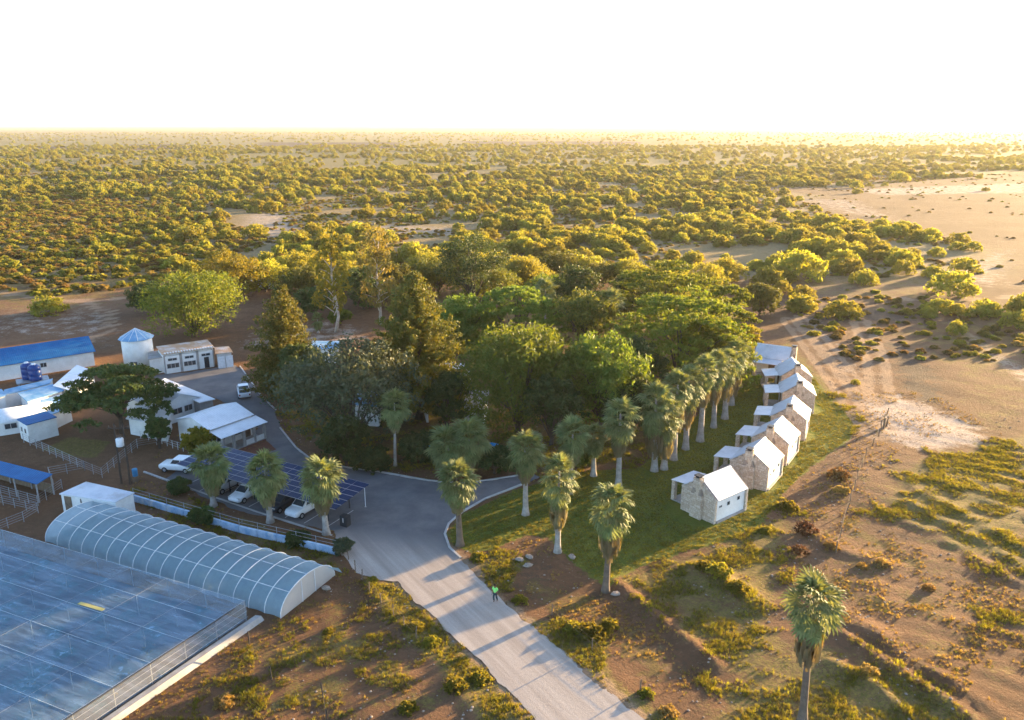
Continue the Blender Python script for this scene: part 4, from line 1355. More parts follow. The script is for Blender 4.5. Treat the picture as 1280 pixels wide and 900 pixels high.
# white bay-fronted building
p0, p1 = G(207, 467.5), G(269, 458)
d_ = p1 - p0; ang = math.atan2(d_.y, d_.x); Lx = d_.length
root = empty('bay_building', p0, ang)
MB().box(0, Lx, 0.35, 4.6, -.2, 3.3).build('wall', m_white, root)
bw = Lx / 3
for i in range(3):
    bay = MB().box(i * bw + 0.22, (i + 1) * bw - 0.22, 0, 0.346, -.2, 3.0).build('bay', m_white, root)
    cx = (i + .5) * bw
    window_on(bay, m_frame, m_glass, (cx, 0, 2.35), -math.pi / 2, 1.5, 0.5, 1)
    if i < 2: window_on(bay, m_frame, m_glass, (cx, 0, 1.25), -math.pi / 2, 2.0, 0.85, 2)
    else: MB().box(cx - 0.35, cx + 0.45, -0.03, 0.02, 0, 1.9).build('door', m_dark, bay)
for i in range(4):
    u = min(max(i * bw, 0.2), Lx - 0.2)
    MB().box(u - 0.19, u + 0.19, 0.05, 0.346, -.2, 3.1).build('pilaster', m_concrete, root)
MB().slab([(-0.2, -0.15, 3.45), (Lx + 0.2, -0.15, 3.45), (Lx + 0.2, 4.9, 3.7), (-0.2, 4.9, 3.7)], 0.1).build('roof', m_rust, root)
for i in range(18):
    u = 0.3 + i * (Lx - 0.6) / 17
    MB().box(u - 0.11, u + 0.11, -0.30, 0.25, 3.455, 3.62).build('parapet_block', m_white, root)
tag(root, 'white building with three bays, tall windows and a rusty sheet roof', 'building')
slab_building('annexe', 'small white annexe between the reservoir and the bay-fronted building', [(185, 449.5), (206, 446), (203, 437), (184, 440)], (2.7, 2.7, 2.7, 2.7), m_white, m_concrete)
slab_building('garage', 'garage with rusty roof and two white doors at the right end of the bay-fronted building', [(269, 442), (291, 440), (286, 432.5), (268, 434)], (2.8, 2.7, 3.0, 3.0), m_frame, m_rust, 0.25)
gr = bpy.data.objects['garage']
for k in range(2):
    MB().box(0.35 + k * 1.3, 1.5 + k * 1.3, 0.12, 0.19, 0.0, 2.1).build('garage_door', m_shadecloth, gr)

# gabled farm house with lean-to
a_, b_ = G(206, 532.5), G(249.5, 518)
gable_building('farm_house', 'white gabled farm house between the thorn tree and the verandah house', a_, b_, 9.0, 2.7, 3.9, m_white, m_whitemetal_y,
               [(2.2, 1.55, 1.5, 0.9, 'w'), (3.9, 1.55, 1.3, 0.9, 'w')], along=False)
slab_building('lean_to', 'long ribbed pale roof beside the gabled farm house, facing the asphalt', [(249, 503), (269, 498.5), (206, 472.5), (196, 479)], (2.6, 2.4, 2.4, 2.7), m_concrete, m_whitemetal, 0.25)
slab_building('lean_to', 'cream flat-roofed wing on the left of the gabled farm house under the thorn tree', [(157, 523), (207, 531), (216, 511), (172, 505)], (2.3, 2.5, 2.7, 2.5), m_white, m_whitemetal, 0.25)

# verandah house
Pz = lambda x, y, z: G(x, y, z)
rl, rr2, fl, fr = Pz(236, 521, 4.0), Pz(296, 501.5, 4.0), Pz(261, 538, 2.95), Pz(317.5, 518, 2.95)
ang = math.atan2((fr - fl).y, (fr - fl).x)
root = empty('verandah_house', (fl.x, fl.y, 0), ang)
Lx = (fr - fl).length
dp = 3.6
MB().add([(0.2, 0.3, -.2), (0.2, 2 * dp - .3, -.2), (0.2, 2 * dp - .3, 2.85), (0.2, dp, 3.85), (0.2, 0.3, 2.85), (Lx - .2, 0.3, -.2), (Lx - .2, 2 * dp - .3, -.2), (Lx - .2, 2 * dp - .3, 2.85), (Lx - .2, dp, 3.85), (Lx - .2, 0.3, 2.85)],
         [(0, 4, 3, 2, 1), (5, 6, 7, 8, 9), (0, 5, 9, 4), (1, 2, 7, 6), (4, 9, 8, 3), (3, 8, 7, 2), (0, 1, 6, 5)]).build('wall', m_white, root)
MB().slab([(0, 0, 2.95), (Lx, 0, 2.95), (Lx, dp - .003, 4.0), (0, dp - .003, 4.0)], 0.07).build('roof_slope', m_whitemetal, root)
MB().slab([(0, dp + .003, 4.0), (Lx, dp + .003, 4.0), (Lx, 2 * dp, 2.95), (0, 2 * dp, 2.95)], 0.07).build('roof_slope', m_whitemetal, root)
MB().slab([(0.1, -2.3, 2.3), (Lx + .3, -2.3, 2.3), (Lx + .3, 0.1, 2.72), (0.1, 0.1, 2.72)], 0.07).build('verandah_roof', m_whitemetal, root)
for i in range(5):
    u = 0.45 + i * (Lx - 0.6) / 4
    MB().box(u - .16, u + .16, -2.15, -1.83, -.2, 2.26).build('pillar', m_concrete, root)
MB().box(Lx * 0.5, Lx, -2.1, -1.95, -.2, 0.75).build('low_wall', m_white, root)
MB().box(0.15, Lx, -2.2, 0.28, -.2, 0.10).build('verandah_floor', m_concrete, root)
for u in (1.8, 4.4, 7.2):
    window_on(root, m_frame, m_glass, (u, 0.3, 1.4), -math.pi / 2, 1.3, 1.1)
MB().box(5.5, 6.4, 0.24, 0.32, 0.1, 2.1).build('door', m_wood, root)
window_on(root, m_frame, m_glass, (0.2, 3.6, 1.7), math.pi, 1.0, 0.9)
tag(root, 'white house with a pitched white roof and a pillared verandah', 'house')

# container-like flat shed behind the tunnel
slab_building('flat_shed', 'flat-roofed white shed with a dirty sheet roof behind the tunnel greenhouse', [(74, 617), (144, 627.5), (168, 615.5), (107.5, 602)], (2.3, 2.3, 2.3, 2.3), m_white, m_whitemetal_y, 0.1,
              windows=[(0, 0.12, 1.1, 0.9, 1.9, 'door'), (0, 0.62, 1.4, 1.2, 0.7, 'w')])
p = G(112, 641)
root = empty('cooler_box', (p.x, p.y - 0.25, 0), 0.2)
MB().box(-.45, .45, -.4, .4, 0.9, 2.0).build('casing', m_tan, root)
mb = MB()
for i in range(7): mb.box(-.38, .38, -.415, -.404, 1.0 + i * .13, 1.08 + i * .13)
mb.build('louvres', m_dark, root)
for sx in (-.4, .4): MB().box(sx - .03, sx + .03, -.3, .3, -.1, 0.9).build('leg', m_galv, root)
tag(root, 'brown box cooler standing against the flat-roofed white shed', 'cooler')

# blue roofed livestock shelter
P = [G(-40, 604, 2.3), G(46, 605, 2.3), G(65.5, 592.5, 2.5), G(-20, 571, 2.5)]
P[0] = P[3] + (P[1] - P[2]); P[0].z = 2.3
root = empty('livestock_shelter', (P[1].x, P[1].y, 0), 0)
Q = [p - Vector((P[1].x, P[1].y, 0)) for p in P]
MB().slab(Q, 0.08).build('roof', m_bluemetal, root)
for k, (s, t) in enumerate(((0, 0), (0.33, 0), (0.66, 0), (0, 1), (0.33, 1), (0.66, 1))):
    a = Q[1].lerp(Q[0], s * 0.95 + 0.02).lerp(Q[2].lerp(Q[3], s * 0.95 + 0.02), t * 0.94 + 0.03)
    MB().box(a.x - .06, a.x + .06, a.y - .06, a.y + .06, -.2, 2.2).build('post', m_galv, root)
a, b_ = Q[2].lerp(Q[3], .02), Q[2].lerp(Q[3], .98)
mb = MB(); mb.prism([(a.x, a.y), (b_.x, b_.y), (b_.x + .05, b_.y + .1), (a.x + .05, a.y + .1)], 0.0, 1.1); mb.build('back_wall', m_wood, root)
tag(root, 'open livestock shelter with a bright blue roof at the left edge', 'shelter')

# hidden garden lodge, walls and sunshades glimpsed through the trees
slab_building('garden_lodge', 'white garden building with a dark doorway glimpsed under the feathery tree', [(578, 506), (606, 509), (612, 488), (585, 486)], (2.6, 2.6, 2.9, 2.9), m_white, m_concrete, 0.2, windows=[(0, 0.75, 1.1, 1.0, 2.0, 'door')])
slab_building('garden_lodge', 'small pale blue roof showing above the wide grey-green tree', [(388, 436), (424, 436), (424, 426), (390, 426)], (2.8, 2.8, 3.0, 3.0), m_white, m_bluepale)
slab_building('garden_lodge', 'white-roofed building showing between the golden-brown conifer and the feathery tree', [(540, 468), (582, 472), (590, 455), (552, 452)], (3, 3, 3.2, 3.2), m_white, m_whitemetal)
slab_building('garden_lodge', 'pale-roofed building showing through the wide grey-green tree', [(438, 505), (474, 508), (480, 489), (446, 486)], (3.0, 3.0, 3.2, 3.2), m_white, m_bluepale)
root = empty('garden_wall', G(533, 525))
pts = [G(533, 527), G(530, 515), G(534, 500), G(541, 485)]
mb = MB()
for a, b_ in zip(pts[:-1], pts[1:]):
    a = a - pts[0]; b_ = b_ - pts[0]
    mb.prism([(a.x, a.y), (a.x + .3, a.y), (b_.x + .3, b_.y), (b_.x, b_.y)], -.2, 1.1)
root.location = pts[0]
mb.build('wall', m_white, root)
MB().box(-.06, .36, -.06, .34, 1.104, 1.2).build('pier_cap', m_concrete, root)
tag(root, 'low curving white garden wall between the slim palm and the double palms', 'wall')
m_par = pmat('blue_canvas', (0.01, 0.16, 0.34), (0.02, 0.2, 0.4), 3, 0.8)
for x, y, lb in ((536, 575, 'blue garden parasol left of the double palms'), (614, 577, 'blue garden parasol right of the double palms')):
    root = empty('parasol', G(x, y))
    MB().lathe([(1.25, 2.0), (1.2, 2.02), (0.6, 2.32), (0.05, 2.55), (0.01, 2.56)], 8).build('canopy', m_par, root)
    MB().tube([(0, 0, -.1), (0, 0, 2.0)], .03, 6).build('pole', m_galv, root)
    tag(root, lb, 'parasol')


# ------------------------------------------------------------------ solar carport
def panelmat():
    m, nt, b = newmat('solar_cell')
    o = objc(nt)
    bt = N(nt, 'ShaderNodeTexBrick')
    bt.offset = 0
    bt.inputs['Scale'].default_value = 1
    bt.inputs['Brick Width'].default_value = 0.28; bt.inputs['Row Height'].default_value = 0.23
    bt.inputs['Mortar Size'].default_value = 0.006
    bt.inputs['Color1'].default_value = (0.008, 0.018, 0.06, 1); bt.inputs['Color2'].default_value = (0.012, 0.024, 0.075, 1)
    bt.inputs['Mortar'].default_value = (0.06, 0.08, 0.13, 1)
    nt.links.new(o, bt.inputs['Vector'])
    nt.links.new(bt.outputs[0], b.inputs['Base Color'])
    b.inputs['Roughness'].default_value = 0.35
    b.inputs['Specular IOR Level'].default_value = 0.12
    return m


m_cell = panelmat()
A, B_ = G(220, 580, 2.45), G(419, 637, 2.45)
d_ = B_ - A; ang = math.atan2(d_.y, d_.x); Lx = d_.length
root = empty('solar_carport', (A.x, A.y, 0), ang)
DEP, Z0, Z1 = 5.6, 2.45, 3.0
rows, cols = 6, 14
pw, ph = Lx / cols, DEP / rows
tilt = math.atan2(Z1 - Z0, DEP)
pm = MB().box(0.03, pw - 0.03, 0.03, ph / math.cos(tilt) - 0.05, -0.035, 0.0).mesh('solar_panel', m_cell)
fm = MB().box(0.0, pw, 0, 0.03, -0.04, 0.012).box(0, pw, ph / math.cos(tilt) - 0.05, ph / math.cos(tilt) - 0.03, -0.04, 0.012).box(0, 0.022, 0.03, ph / math.cos(tilt) - 0.05, -0.04, 0.01).mesh('panel_frame', m_galv)
for r in range(rows):
    for c in range(cols):
        o = link('solar_panel', pm, root, (c * pw, r * ph, Z0 + (Z1 - Z0) * r / rows), (tilt, 0, 0))
        link('panel_frame', fm, o)
for c in (0.15, 0.30, 0.46, 0.61, 0.76, 0.91):
    u = c * Lx
    MB().tube([(u, 1.2, -.1), (u, 1.2, 2.5)], .07, 6).build('post', m_dark, root)
    MB().tube([(u, 4.6, -.1), (u, 4.6, 2.85)], .07, 6).build('post', m_dark, root)
    MB().tube([(u, 0.05, 2.37), (u, DEP - .05, 2.9)], .05, 6).build('rafter', m_dark, root)
    MB().tube([(u, 4.6, 1.2), (u, 2.6, 2.6)], .04, 6).build('brace', m_dark, root)
for v in (0.3, 2.8, 5.3):
    zz = Z0 + (Z1 - Z0) * v / DEP - 0.09
    MB().tube([(0, v, zz), (Lx, v, zz)], .045, 6).build('purlin', m_dark, root)
tag(root, 'long carport roofed with dark blue solar panels on steel posts', 'carport')
p = G(432, 657)
root = empty('battery_box', (p.x, p.y, 0), ang)
MB().box(-.45, .45, -.35, .35, 0, 1.2).build('cabinet', m_dark, root, bevel=.03)
MB().box(-.05, .05, -.36, -.352, .5, 1.0).build('label_plate', m_shadecloth, root)
tag(root, 'black cabinet at the right end of the solar carport', 'cabinet')
p = G(457, 634)
root = empty('boom_post', p)
MB().tube([(0, 0, -.1), (0, 0, 2.3)], .04, 6).build('pole', m_shadecloth, root)
MB().lathe([(.14, -.05), (.14, .06), (.06, .1)], 8).build('base', m_concrete, root)
tag(root, 'thin white post on the asphalt beside the carport corner', 'post')


# ------------------------------------------------------------------ vehicles
def paint(name, c):
    m, nt, b = newmat(name)
    n = noise(nt, objc(nt), 2.0, 4)
    nt.links.new(mix(nt, ramp(nt, n, .4, .75), c, tuple(x * .88 for x in c)), b.inputs['Base Color'])
    b.inputs['Roughness'].default_value = 0.3
    b.inputs['Coat Weight'].default_value = 0.5
    return m


m_carwhite, m_cardark, m_carsilver = paint('white_car_paint', (0.72, 0.73, 0.74)), paint('dark_car_paint', (0.03, 0.035, 0.045)), paint('silver_car_paint', (0.42, 0.44, 0.46))
m_tyre = pmat('tyre_rubber', (0.02, 0.02, 0.02), None, 5, 0.9)
m_lamp = pmat('lamp_glass', (0.55, 0.55, 0.52), None, 5, 0.15, spec=0.8)
m_tail = pmat('tail_lamp', (0.35, 0.02, 0.015), None, 5, 0.2, spec=0.8)


def loft(secs):
    """secs: list of (x, [(y,z)...]) half sections, mirrored"""
    mb = MB(); rings = []
    for x, hs in secs:
        full = [(x, y, z) for y, z in hs] + [(x, -y, z) for y, z in reversed(hs)]
        rings.append(full)
    n = len(rings[0])
    vs = [p for r in rings for p in r]
    fs = [(i * n + k, i * n + (k + 1) % n, (i + 1) * n + (k + 1) % n, (i + 1) * n + k) for i in range(len(rings) - 1) for k in range(n)]
    fs += [tuple(range(n)), tuple((len(rings) - 1) * n + k for k in range(n - 1, -1, -1))]
    return mb.add(vs, fs)


def car(name, label, x, y, ang, m, kind='hatch', group=None, at=None):
    p = at or G(x, y)
    root = empty(name, (p.x, p.y, 0.05 if p.y < 120 else hz(p.x, p.y)), ang)
    W = 0.9
    def sec(x, w_, zb, zs): return (x, [(w_ * .92, zb), (w_, zb + .18), (w_, zs - .12), (w_ * .93, zs)])
    if kind == 'pickup':
        body = loft([sec(-2.5, W * .96, .45, 1.02), sec(-2.42, W, .35, 1.08), sec(-0.6, W, .3, 1.08), sec(0.9, W, .3, 1.06), sec(2.2, W * .95, .32, 1.0), sec(2.5, W * .84, .42, .85)])
        cab = [(-0.75, .8, 1.05), (-0.6, .74, 1.68), (0.55, .72, 1.70), (1.25, .80, 1.05)]
    elif kind == 'suv':
        body = loft([sec(-2.2, W * .9, .45, 1.0), sec(-2.1, W, .35, 1.08), sec(-1, W, .3, 1.1), sec(0.8, W, .3, 1.08), sec(1.9, W * .95, .32, 1.0), sec(2.2, W * .82, .42, .82)])
        cab = [(-2.08, .80, 1.05), (-1.75, .74, 1.66), (0.25, .72, 1.70), (1.05, .80, 1.05)]
    else:
        body = loft([sec(-2.0, W * .86, .42, .9), sec(-1.85, W * .95, .32, .98), sec(-0.9, W * .96, .26, 1.0), sec(0.8, W * .96, .26, .96), sec(1.75, W * .9, .28, .84), sec(2.05, W * .76, .36, .68)])
        cab = [(-1.9, .74, .95), (-1.45, .68, 1.42), (0.0, .66, 1.46), (0.95, .76, .94)]
    bo = body.build('body', m, root, True, 0)
    bo.modifiers.new('round', 'BEVEL').width = 0.05
    (x0, w0, z0), (x1, w1, z1), (x2, w2, z2), (x3, w3, z3) = cab
    mb = loft([(x0, [(w0, z0 - .02), (w0 * .98, z0 + .02)]), (x1, [(w0, z0 - .02), (w1, z1)]), (x2, [(w3, z3 - .02), (w2, z2)]), (x3, [(w3, z3 - .02), (w3 * .98, z3 + .02)])])
    cb = mb.build('cabin', m, root)
    e = .012
    def pan(nm, q): MB().add(q, [(0, 1, 2, 3)]).build(nm, m_glass, root)
    def lerp(a, b, t): return a + (b - a) * t
    # windscreen, rear window, side windows set just proud of the cabin
    def end(xa, wa, za, xb, wb, zb, s):
        ta, tb = .12, .9
        nx_ = e * s
        return [(lerp(xa, xb, ta) + nx_, -lerp(wa, wb, ta) * .92, lerp(za, zb, ta) + e), (lerp(xa, xb, ta) + nx_, lerp(wa, wb, ta) * .92, lerp(za, zb, ta) + e),
                (lerp(xa, xb, tb) + nx_, lerp(wa, wb, tb) * .92, lerp(za, zb, tb) + e), (lerp(xa, xb, tb) + nx_, -lerp(wa, wb, tb) * .92, lerp(za, zb, tb) + e)]
    pan('windscreen', end(x3, w3 * .98, z3 + .02, x2, w2, z2, 1))
    pan('rear_window', end(x0, w0 * .98, z0 + .02, x1, w1, z1, -1))
    for s in (1, -1):
        for (ua, ub) in ((0.06, 0.48), (0.52, 0.94)):
            def sp_(u, t):
                xb = lerp(lerp(x0, x1, .35), lerp(x3, x2, .35), u); xt = lerp(x1, x2, u)
                wb = lerp(w0, w3, u); wt = lerp(w1, w2, u)
                zb = lerp(z0, z3, u); zt = lerp(z1, z2, u)
                return (lerp(xb, xt, t), s * (lerp(wb, wt, t) + e), lerp(zb, zt, t))
            pan('side_window', [sp_(ua, .15), sp_(ub, .15), sp_(ub, .88), sp_(ua, .88)])
    xf_ = 1.35 if kind != 'hatch' else 1.25
    for wx in (xf_, -xf_):
        for s in (1, -1):
            wh = MB().tube([(wx, s * .66, .33), (wx, s * .925, .33)], .335, 14).build('wheel', m_tyre, root)
            MB().tube([(wx, s * .926, .33), (wx, s * .935, .33)], .2, 10).build('rim', m_galv, wh)
    xe = 2.46 if kind == 'pickup' else (2.14 if kind == 'suv' else 1.95)
    for s in (1, -1):
        MB().box(xe - .14, xe - .02, s * .62 - .16, s * .62 + .16, .66, .80).build('headlight', m_lamp, root)
        MB().box(-xe - .06, -xe + .05, s * .72 - .1, s * .72 + .1, .68, .9).build('tail_light', m_tail, root)
    if kind == 'pickup':
        MB().box(-2.36, -0.78, -.74, .74, 1.03, 1.09).build('load_bed', m_dark, root)
    tag(root, label, 'car', group)
    return root


ca = ang + R(-90)
car('parked_car', 'white sport utility car at the left end of the solar carport, half under the roof', 224, 588, ang + R(200), m_carwhite, 'suv')
car('parked_car', 'white car under the carport between the left and middle palms', 308, 622, ca + R(4), m_carwhite, 'hatch')
car('parked_car', 'dark car under the carport right of the middle palm', 353, 634, ca, m_cardark, 'hatch')
car('parked_car', 'white car under the carport left of the right palm', 381, 640, ca, m_carwhite, 'suv')
car('parked_car', 'pale car mostly hidden under the carport behind the left palm', 282, 611, ca, m_carsilver, 'hatch')
car('parked_pickup', 'white pickup with a black load bed parked along the kerb on the asphalt', 305, 494, R(112), m_carwhite, 'pickup')
for k, (x, y, a) in enumerate(((324, 354, 20), (341, 352, 35), (333, 361, 10))):
    car('parked_car', ('white vehicle left in the group behind the conifer', 'silver vehicle at the back of the group behind the conifer', 'white vehicle nearest in the group behind the conifer')[k], x, y, R(a), (m_carwhite, m_carsilver, m_carwhite)[k], 'suv', 'vehicles parked behind the trees')
# painted bay lines
m_line = pmat('worn_white_paint', (0.55, 0.55, 0.53), (0.35, 0.34, 0.33), 2, 0.8)
for i in range(9):
    u = 1.2 + i * Lx / 9
    o = MB().box(u - .05, u + .05, -0.4, 4.4, 0.0, 0.004).build('bay_line', m_line)
    o.location = (A.x, A.y, 0.05); o.rotation_euler = (0, 0, ang)
    tag(o, 'worn white parking bay line under the carport', None, None, 'structure')

# ------------------------------------------------------------------ tunnel greenhouse
E0, E1, E2 = G(351, 773), G(57, 677), G(411, 718)
ax_ = (E1 - E0); ang = math.atan2(ax_.y, ax_.x); LT = ax_.length
WT = (E2 - E0).length
HT = 2.25
root = empty('tunnel_greenhouse', E0, ang)      # x along the tunnel, -y towards the back
NR = 17


def arc_pts(n, rx=1.0, hz_=HT):
    return [(-WT / 2 + math.cos(math.pi * i / n) * WT / 2 * rx, math.sin(math.pi * i / n) ** 0.85 * hz_) for i in range(n + 1)]


sp_ = LT / NR
nseg, nsub = 20, 4
mb = MB()
for j in range(nsub + 1):
    t = j / nsub
    sag = 1 - 0.030 * math.sin(math.pi * t)
    for (y, z) in arc_pts(nseg): mb.v.append((t * sp_, -WT / 2 + (y + WT / 2) * sag, z * sag - 0.0))
for j in range(nsub):
    for i in range(nseg): mb.f.append((j * 21 + i, j * 21 + i + 1, (j + 1) * 21 + i + 1, (j + 1) * 21 + i))
fme = mb.mesh('film_panel', m_film, True)
hme = MB().tube([(0, y, z + .02) for y, z in arc_pts(nseg)], 0.036, 6).mesh('hoop', m_shadecloth)
for i in range(NR):
    link('film_panel', fme, root, (i * sp_, 0, 0))
for i in range(NR + 1):
    link('hoop', hme, root, (i * sp_, 0, 0))
for (t) in (0.5, 0.28, 0.72):
    y = -WT / 2 + math.cos(math.pi * t) * WT / 2; z = math.sin(math.pi * t) ** 0.85 * HT
    MB().tube([(0, y, z - .03), (LT, y, z - .03)], .03, 5).build('purlin', m_shadecloth, root)
m_endfilm = filmmat('end_wall_film', (0.60, 0.56, 0.52), 0.85, 0.5)
for x_, nm in ((-0.02, 'end_wall'), (LT + 0.02, 'end_wall')):
    mb = MB(); pts = [(x_, y, z) for y, z in arc_pts(nseg)]
    mb.add(pts, [tuple(range(len(pts)))]); mb.build(nm, m_endfilm, root)
for y in (-WT * .38, -WT * .62):
    MB().tube([(-.05, y, 0), (-.05, y, HT * .93)], .04, 5).build('door_post', m_shadecloth, root)
MB().add([(-0.05, -WT * .86, 1.5), (-0.9, -WT * .93, 1.35), (-0.9, -WT * 1.0, .55), (-0.05, -WT * .97, .8)], [(0, 1, 2, 3)]).build('loose_flap', m_film, root)
mb = MB()
g = np.random.default_rng(4)
n_ = 900
C = np.stack([g.uniform(.8, LT - .8, n_), -WT / 2 + (np.round(g.uniform(-2.4, 2.4, n_) / 1.15) * 1.15) + g.normal(size=n_) * .12, g.uniform(.2, .8, n_)], 1)
o = link('crop_rows', quadmesh('crop_rows', leaves(C, np.full(n_, .3), 6, .28, g), L_green), root)
tag(o, kind='stuff')
tag(root, 'white film tunnel greenhouse with curved hoops', 'greenhouse')

# ------------------------------------------------------------------ flat net house
ZN = 1.85
K0 = G(307, 751, ZN); K1 = G(34, 671, ZN); K2 = G(81, 899, ZN)
ax_ = K1 - K0; ang = math.atan2(ax_.y, ax_.x)
root = empty('net_house', (K0.x, K0.y, 0), ang)   # x along the back edge (to the left), y towards the camera
LN = ax_.length
K2l = local((K0.x, K0.y, 0), ang)(Vector((K2.x, K2.y, 0)))
DN = K2l.length * 1.35
sh = K2l.x / K2l.y
LN2 = LN + 8


def npt(u, v, z): return (u + sh * v, v, z)


MB().slab([npt(-.0, .0, ZN), npt(LN2, 0, ZN), npt(LN2, DN, ZN), npt(0, DN, ZN)], 0.004).build('roof_film', m_filmroof, root)
for nm, q in (('wall_film', [npt(0, 0, 0), npt(LN2, 0, 0), npt(LN2, 0, ZN - .01), npt(0, 0, ZN - .01)]), ('wall_film', [npt(0, .02, 0), npt(0, DN, 0), npt(0, DN, ZN - .01), npt(0, .02, ZN - .01)])):
    MB().add(q, [(0, 1, 2, 3)]).build(nm, m_filmwall, root)
for i in range(9):
    for j in range(8):
        u, v = 0.08 + i * (LN2 - .2) / 8, 0.08 + j * (DN - .2) / 7
        x_, y_, _ = npt(u, v, 0)
        MB().tube([(x_, y_, -.2), (x_, y_, ZN - .01)], .035, 5).build('post', m_galv, root)
for j in range(8):
    v = 0.08 + j * (DN - .2) / 7
    MB().tube([npt(0, v, ZN + .02), npt(LN2, v, ZN + .02)], .011, 4).build('cable', m_shadecloth, root)
for i in range(9):
    u = 0.08 + i * (LN2 - .2) / 8
    MB().tube([npt(u, 0, ZN + .02), npt(u, DN, ZN + .02)], .008, 4).build('cable', m_galv, root)
for z in (0.35, 0.9, 1.4):
    MB().tube([npt(-.04, 0, z), npt(-.04, DN, z)], .014, 4).build('side_rail', m_galv, root)
MB().tube([npt(-.05, 1.2, ZN - .02), npt(-.05, DN, ZN - .02)], .06, 5).build('edge_roll', m_dark, root)


def bedmat():
    m, nt, b = newmat('crop_bed')
    o = objc(nt)
    mp = N(nt, 'ShaderNodeMapping'); mp.inputs['Scale'].default_value = (0.10, 1.1, 1); mp.inputs['Rotation'].default_value = (0, 0, R(92))
    nt.links.new(o, mp.inputs[0])
    s1 = noise(nt, mp.outputs[0], 1.6, 4, .6); s2 = noise(nt, o, .35, 6, .7); s3 = noise(nt, o, 2.2, 4, .6)
    c = mix(nt, ramp(nt, s1, .4, .62), (0.04, 0.06, 0.08), (0.14, 0.16, 0.18))
    c = mix(nt, math_(nt, 'MULTIPLY', ramp(nt, s2, .45, .62), .8), c, (0.03, 0.14, 0.15))
    c = mix(nt, math_(nt, 'MULTIPLY', ramp(nt, s2, .55, .66), ramp(nt, s3, .5, .6)), c, (0.34, 0.46, 0.54))
    nt.links.new(c, b.inputs['Base Color'])
    b.inputs['Roughness'].default_value = .8
    return m


MB().slab([npt(.15, .15, 0.03), npt(LN2, .15, .03), npt(LN2, DN, .03), npt(.15, DN, .03)], .02).build('crop_bed', bedmat(), root)
tag(root, 'large flat film-covered net house in the lower left corner', 'net house')
p = G(114, 758, ZN + .03)
o = MB().box(-1.35, 1.35, -.17, .17, 0, .03).build('yellow_strip', pmat('yellow_sticky_sheet', (0.42, 0.37, 0.12), None, 2, .6), None, loc=(p.x, p.y, ZN + .022), rot=(0, 0, ang + R(2)))
tag(o, 'yellow strip lying on the film of the net house', 'strip')
# earth and concrete bund beside it
mb = MB()
off = .35
mb.add([npt(-off, -.4, -.1), npt(-off - .9, -.6, -.1), npt(-off - .15, -.4, .38), npt(-off - .65, -.5, .38), npt(-off, DN, -.1), npt(-off - .9, DN, -.1), npt(-off - .15, DN, .38), npt(-off - .65, DN, .38)],
       [(0, 2, 6, 4), (2, 3, 7, 6), (3, 1, 5, 7), (0, 1, 3, 2), (4, 6, 7, 5)])
o = mb.build('low_bund', m_concrete, None, loc=(K0.x, K0.y, 0), rot=(0, 0, ang))
tag(o, 'low concrete bund running along the right side of the net house', 'bund')


# ------------------------------------------------------------------ fences, walls, poles
def fence(name, label, px, h, step, rails, m, pr=.04, rr_=.02, group=None, cat='fence', gaps=0.0, pts=None):
    P = pts or [G(*p) for p in px]
    root = empty(name, P[0])
    pm = MB().tube([(0, 0, -.25), (0, 0, h)], pr, 6).mesh('post', m)
    for a, b_ in zip(P[:-1], P[1:]):
        L_ = (b_ - a).length; n = max(1, round(L_ / step))
        for i in range(n + (1 if b_ is P[-1] else 0)):
            q = a.lerp(b_, i / n); q.z = hz(q.x, q.y)
            link('post', pm, root, q - P[0], (rnd.uniform(-gaps, gaps), rnd.uniform(-gaps, gaps), 0))
    for k in range(rails):
        z = h * (0.96 - k * 0.88 / max(1, rails))
        mb = MB(); mb.tube([(p.x - P[0].x, p.y - P[0].y, z + hz(p.x, p.y)) for p in P], rr_, 5)
        mb.build('rail', m, root)
    tag(root, label, cat, group)
    return root


P = [G(168, 626), G(300, 665), G(421, 693)]
root = empty('fence_wall', P[0])
Q = [p - P[0] for p in P]
for a, b_ in zip(Q[:-1], Q[1:]):
    n = Vector((-(b_ - a).y, (b_ - a).x, 0)).normalized() * .12
    m_ = (b_ - a).length
    k = max(1, round(m_ / 2.6))
    for i in range(k):
        u, v = a.lerp(b_, i / k), a.lerp(b_, (i + .96) / k)
        mb = MB(); mb.prism([(u.x - n.x, u.y - n.y), (v.x - n.x, v.y - n.y), (v.x + n.x, v.y + n.y), (u.x + n.x, u.y + n.y)], -.2, .72); mb.build('wall_panel', m_bluewall, root)
        MB().tube([(u.x, u.y, .72), (u.x, u.y, 1.55)], .035, 5).build('post', m_galv, root)
for z in (1.5, 1.1):
    MB().tube([(q.x, q.y, z) for q in Q], .022, 5).build('rail', m_galv, root)
tag(root, 'low faded white and blue wall with a pipe rail behind the tunnel greenhouse', 'wall')

